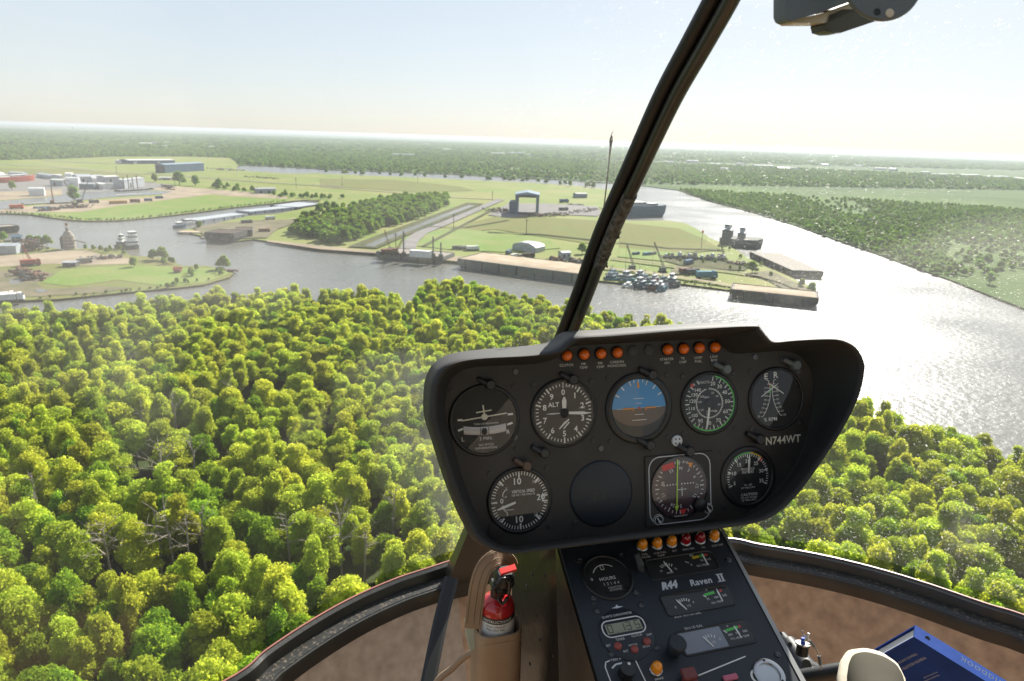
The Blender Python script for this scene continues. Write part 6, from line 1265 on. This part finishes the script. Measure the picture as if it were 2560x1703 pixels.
# ---- handbook standing in the nose on the right
def n9(x, y): return (1900 + x * .28, 1300 + y * .28)
B0 = P(*n9(1385, 938), 1.22); B1 = P(*n9(2300, 1497), 1.16); B2 = P(*n9(1290, 992), 1.2); B3 = P(*n9(1150, 1439), 1.34)
ax = (B1 - B0).normalized(); bx = B2 - B0; bx = (bx - ax * bx.dot(ax)); bt = bx.length; bx.normalize(); cx_ = B3 - B2; cx_ = cx_ - ax * cx_.dot(ax); cx_.normalize()
LA, LC = .29, .22
book = thing('handbook', 'blue ring bound handbook leaning in the nose beside the shoe', 'book', B0 + ax * .14 + cx_ * .1)
def hexa(o_, u_, v_, w_): return [[o_, o_ + u_, o_ + u_ + v_, o_ + v_], [o_ + w_, o_ + u_ + w_, o_ + u_ + v_ + w_, o_ + v_ + w_]]
q = MB(); q.loft(hexa(B0, ax * LA, bx * bt, cx_ * .003), True, True); q.build('spine', M_book, book)
q = MB(); q.loft(hexa(B0 + bx * (bt - .0025) + cx_ * .0032, ax * LA, bx * .0025, cx_ * LC), True, True); q.build('front_cover', M_book, book)
q = MB(); q.loft(hexa(B0 + cx_ * .0032, ax * LA, bx * .0025, cx_ * LC), True, True); q.build('back_cover', M_book, book)
q = MB(); q.loft(hexa(B0 + cx_ * .006 + bx * .004 + ax * .004, ax * (LA - .008), bx * (bt - .009), cx_ * (LC - .012)), True, True); q.build('pages', M_lab, book)
sn = -cx_                                               # outward of the spine
tx = -ax; ty = sn.cross(tx).normalized()
if ty.dot(bx) < 0: ty = -ty
def spt(s_, along, h_, ws=1.0):
    q = MB(B0 + ax * along + bx * (bt * .5) + sn * .0008, tx, ty, sn, 1.0); q.text(s_, 0, 0, h_, 0, wscale=ws); q.build('spine_lettering', M_pale, book)
spt('Handbook', .122, .0115, 1.25); spt("Pilot's", .235, .0115, 1.25)
q = MB(B0 + ax * .022 + bx * bt * .5 + sn * .0008, tx, ty, sn, 1.0); q.disc(.0045, 0, n=16); q.build('spine_hole', M_blk, book)
cnn = bx; tyy = ax; txx = cx_
def cvt(s_, al, dn, h_, m_=None, nm='cover_lettering'):
    q = MB(B0 + bx * (bt + .0008) + ax * al + cx_ * dn, txx, tyy, cnn, 1.0); q.text(s_, 0, 0, h_, 0); q.build(nm, m_ or M_pale, book)
cvt('ROBINSON HELICOPTER COMPANY', .040, .105, .0052); cvt('TORRANCE, CALIFORNIA', .027, .085, .0045); cvt('This handbook must be carried', .078, .10, .0032); cvt('be furnished to the pilot', .072, .09, .0032)
q = MB(B0 + bx * (bt + .0008), ax, cx_, bx, 1.0); q.poly([(.10, .075, 0), (.2, .075, 0), (.2, .2, 0), (.10, .2, 0)]); q.build('cover_label', M_lab, book)
cvt('R44', .115, .10, .006, M_ink, 'label_lettering'); 

# ---- shoe on the pedal
SO = P(2178, 1650, 1.04); sz_ = (P(2178, 1900, .86) - SO).normalized(); sx_ = cr.copy(); sx_ = (sx_ - sz_ * sx_.dot(sz_)).normalized(); sy_ = sz_.cross(sx_).normalized()
if sy_.dot(EYE - SO) < 0: sy_ = -sy_
shoe = thing('shoe', 'cream soled olive suede sneaker resting on the pedal bar beside the blue handbook', 'shoe', SO)
F = dict(O=SO + cr * .004, X=sx_, Y=sz_, Z=sy_, k=.8)     # X across, Y along the foot to the heel, Z up out of the instep
def sec(y, w_, zt, zb, xo=0, n_=24, pw=.8): return [(xo + w_ * (abs(cos(2 * pi * i / n_)) ** pw) * (1 if cos(2 * pi * i / n_) >= 0 else -1), y, (zt + zb) / 2 + (zt - zb) / 2 * (abs(sin(2 * pi * i / n_)) ** .9) * (1 if sin(2 * pi * i / n_) >= 0 else -1)) for i in range(n_)]
q = MB(**F); q.loft([sec(.008, .006, .012, -.004), sec(.013, .02, .020, -.006), sec(.024, .032, .030, -.008), sec(.042, .040, .040, -.008), sec(.07, .044, .052, -.008), sec(.11, .046, .062, -.008), sec(.16, .042, .075, -.008), sec(.2, .04, .09, -.008), sec(.27, .036, .095, -.008)], True, True); q.build('upper', M_shoe, shoe, True, edge=70)
q = MB(**F); q.loft([sec(-.010, .012, .010, -.02, -.002), sec(-.005, .032, .018, -.024, -.002), sec(.008, .047, .022, -.028, -.003), sec(.035, .055, .022, -.03, -.003), sec(.08, .058, .018, -.03, -.003), sec(.14, .052, .012, -.03), sec(.2, .048, .012, -.03), sec(.28, .045, .012, -.03)], True, True); q.build('sole', M_sole, shoe, True, edge=60)
# ---- pedal linkage left of the shoe
ped2 = thing('pedal_bar', 'black tubular pedal bar with worn socket, quick release pin and wire lanyard', 'pedal', P(2040, 1690, 1.12))
q = MB(); q.tube([P(2004, 1694, 1.09), P(2130, 1672, 1.07), P(2215, 1664, 1.06)], .0125, 18); q.build('cross_tube', M_blk, ped2, True)
q = MB(); q.tube([P(1952, 1592, 1.19), P(1975, 1618, 1.17)], .011, 14); q.tube([P(1968, 1610, 1.172), P(2030, 1690, 1.11)], [.0165, .0175], 18); q.build('socket_arm', M_knob, ped2, True)
q = MB(); q.tube([P(2012, 1682, 1.1), P(2034, 1690, 1.1)], .021, 18); q.build('collar', M_blk, ped2, True)
for px, py in ((1951, 1585), (1975, 1611)): q = MB(); q.tube([P(px, py, 1.15), P(px, py, 1.155)], .0035, 10); q.build('bolt_hole', M_ink, ped2)
pA_, pB_ = P(2004, 1638, 1.07), P(2007, 1612, 1.07); dd_ = (pB_ - pA_).normalized()
q = MB(); q.tube([pA_, pA_ + dd_ * .016], .009, 16); q.build('pin_body', M_blk, ped2, True)
q = MB(); q.tube([pA_ + dd_ * .0165, pA_ + dd_ * .019], .0115, 24); q.build('pin_flange', M_chrome, ped2, True)
q = MB(); q.tube([pA_ + dd_ * .019, pA_ + dd_ * .027], .0035, 12); q.build('pin_button', CM('blue button', (.02, .08, .5)), ped2, True)
q = MB(); q.tube(crv([P(2010, 1605, 1.06), P(2018, 1590, 1.06), P(2022, 1584, 1.06), P(2017, 1600, 1.06)], 12), .0012, 6); q.tube(crv([P(2006, 1577, 1.07), P(2012, 1590, 1.07), P(2032, 1610, 1.07), P(2048, 1640, 1.07), P(2052, 1672, 1.07)], 20), .0011, 6); q.build('wire_lanyard', M_chrome, ped2, True)
q = MB(); q.tube([P(2047, 1640, 1.07), P(2051, 1662, 1.07)], .0025, 8); q.tube([P(2024, 1601, 1.07), P(2036, 1617, 1.07)], .002, 8); q.build('wire_sleeve', M_grey, ped2, True)

# ---- compass housing hanging at the top right
cmp_ = thing('compass', 'grey magnetic compass housing hanging at the top of the windscreen', 'compass', P(2100, -60, .46))
def exo(pts, d0, d1, m_, nm, bev=.003):
    a = [P(*p, d0) for p in pts]; yv = Vector((0, 1, 0)) * (d1 - d0) + cr * 0
    c = sum(a, Vector()) / len(a); q = MB(); q.loft([[p.lerp(c, bev * 8) for p in a], [p + yv * .08 for p in a], [p + yv for p in a]], True, True); return q.build(nm, m_, cmp_, True, edge=30)
exo([(1963, -260), (1963, 38), (1968, 50), (1978, 55), (2068, 26), (2160, -8), (2160, -260)], .42, .432, M_grey, 'case')
exo([(1978, 52), (1985, 58), (2062, 58), (2160, 20), (2160, -4), (2068, 30)], .425, .438, M_creamp, 'lower_trim')
exo([(2060, 62), (2064, 77), (2084, 83), (2105, 82), (2200, 50), (2190, 20), (2075, 24)], .425, .438, M_greyd, 'lens_barrel')
dc = P(2211, -50, .40); q = MB(dc, cr, cu, -cf, .40 / FPX); q.lathe([(.01, -14), (98, -14), (100, -8), (98, 0), (.01, 0)], 48); q.build('disc', M_grey, cmp_, True, edge=30)
q = MB(dc, cr, cu, -cf, .40 / FPX); q.lathe([(9, .5), (8, 1.5), (.01, 1.2)], 16, c=(-18, -80)); q.build('disc_screw', M_blk, cmp_, True); q = MB(dc, cr, cu, -cf, .40 / FPX); q.lathe([(11, .5), (10, 2.5), (.01, 3)], 16, c=(13, -83)); q.build('disc_lens', M_creamp, cmp_, True)
# ---- yaw string mast outside
ys = thing('yaw_string', 'thin frayed yaw string standing up outside the windscreen left of the post', 'string', P(1512, 520, 1.5))
yc = crv([P(1506, 545, 1.0), P(1512, 500, 1.0), P(1520, 430, 1.0), P(1526, 370, 1.0), P(1529, 338, 1.0)], 16)
q = MB(); q.tube(yc, [.0011] * 10 + [.0014, .0016, .0019, .0028, .0022, .0004], 8); q.build('string', CM('tan wool', (.2, .17, .12), rough=.9), ys, True)
q = MB(); rd = random.Random(9)
for i in range(14): p_ = yc[rd.randint(11, 15)]; q.tube([p_, p_ + Vector((rd.uniform(-.003, .003), 0, rd.uniform(0, .006)))], .0003, 4)
q.build('frayed_end', MATS['tan wool'], ys)

# ---- windscreen glass, two panes
def pane(side, nm, lab):
    rows = []; base_ = fl if side < 0 else fr
    for j in range(25):
        t = j / 24; pi_ = pc[min(59, int(t * 59))] + Vector((0, .012, .004)); z = pi_.z; row = []
        a_ = (1.32 if side > 0 else 1.28) * (1 - .28 * t); 
        for i in range(31):
            s_ = i / 30; th_ = s_ * pi / 2
            e = Vector((XC + side * a_ * sin(th_) ** 1.0, -.35 + (pi_.y + .35) * cos(th_) ** .8, z))
            if side < 0: bp_ = base_[int(round((1 - s_) * (len(base_) - 1)))]
            else: bp_ = base_[int(round(s_ * (len(base_) - 1)))]
            w_ = (1 - t) ** 3; e = Vector((e.x * (1 - w_) + bp_.x * w_, e.y * (1 - w_) + bp_.y * w_, z)); row.append(e)
        rows.append(row)
    top = rows[-1]; 
    for kx in range(1, 5): rows.append([Vector((XC + (p.x - XC) * (1 - .05 * kx), p.y - .11 * kx, p.z + .05 * kx)) for p in top])
    q = MB(); q.loft(rows, False); o = q.build(nm, M_ws, post, True, edge=180); return o
pane(-1, 'pane', 'left bubble windscreen pane, spotted with dried specks, left of the post'); pane(1, 'pane', 'right bubble windscreen pane, scratched and speckled, right of the post')
# ---- unseen cabin behind and above the camera, added for dial reflections and shade
cab = thing('cabin_shell', 'unseen cream lined cabin roof and rear wall around the seats', 'cabin', (XC, -.6, ALT - 1.6))
q = MB(); q.loft([[(XC + .75 * cos(a_), y_, ALT + .33 + .10 * sin(a_)) for a_ in [pi * i / 12 for i in range(13)]] for y_ in (-.12, -.4, -.8, -1.35)], False); q.build('roof_lining', M_liner, cab, True)
q = MB(); q.poly([(XC - 1.0, -1.35, ALT - 1.6), (XC + 1.0, -1.35, ALT - 1.6), (XC + 1.0, -1.35, ALT + .34), (XC - 1.0, -1.35, ALT + .34)]); q.build('rear_wall', M_liner, cab)
q = MB(); q.box(XC - .55, -1.25, ALT - 1.3, XC - .05 + 0, -.75, ALT - .75, .05); q.box(XC + .12, -.65, ALT - 1.2, XC + .62, -.15, ALT - .8, .05); q.build('seat', M_leath, cab, True)
q = MB(); q.box(XC - 1.1, -1.35, ALT - 1.78, XC + 1.1, 0, ALT - 1.74); q.build('floor_pan', M_carp, cab)
for o in bpy.data.objects:
    if 'c_' in o: del o['c_']
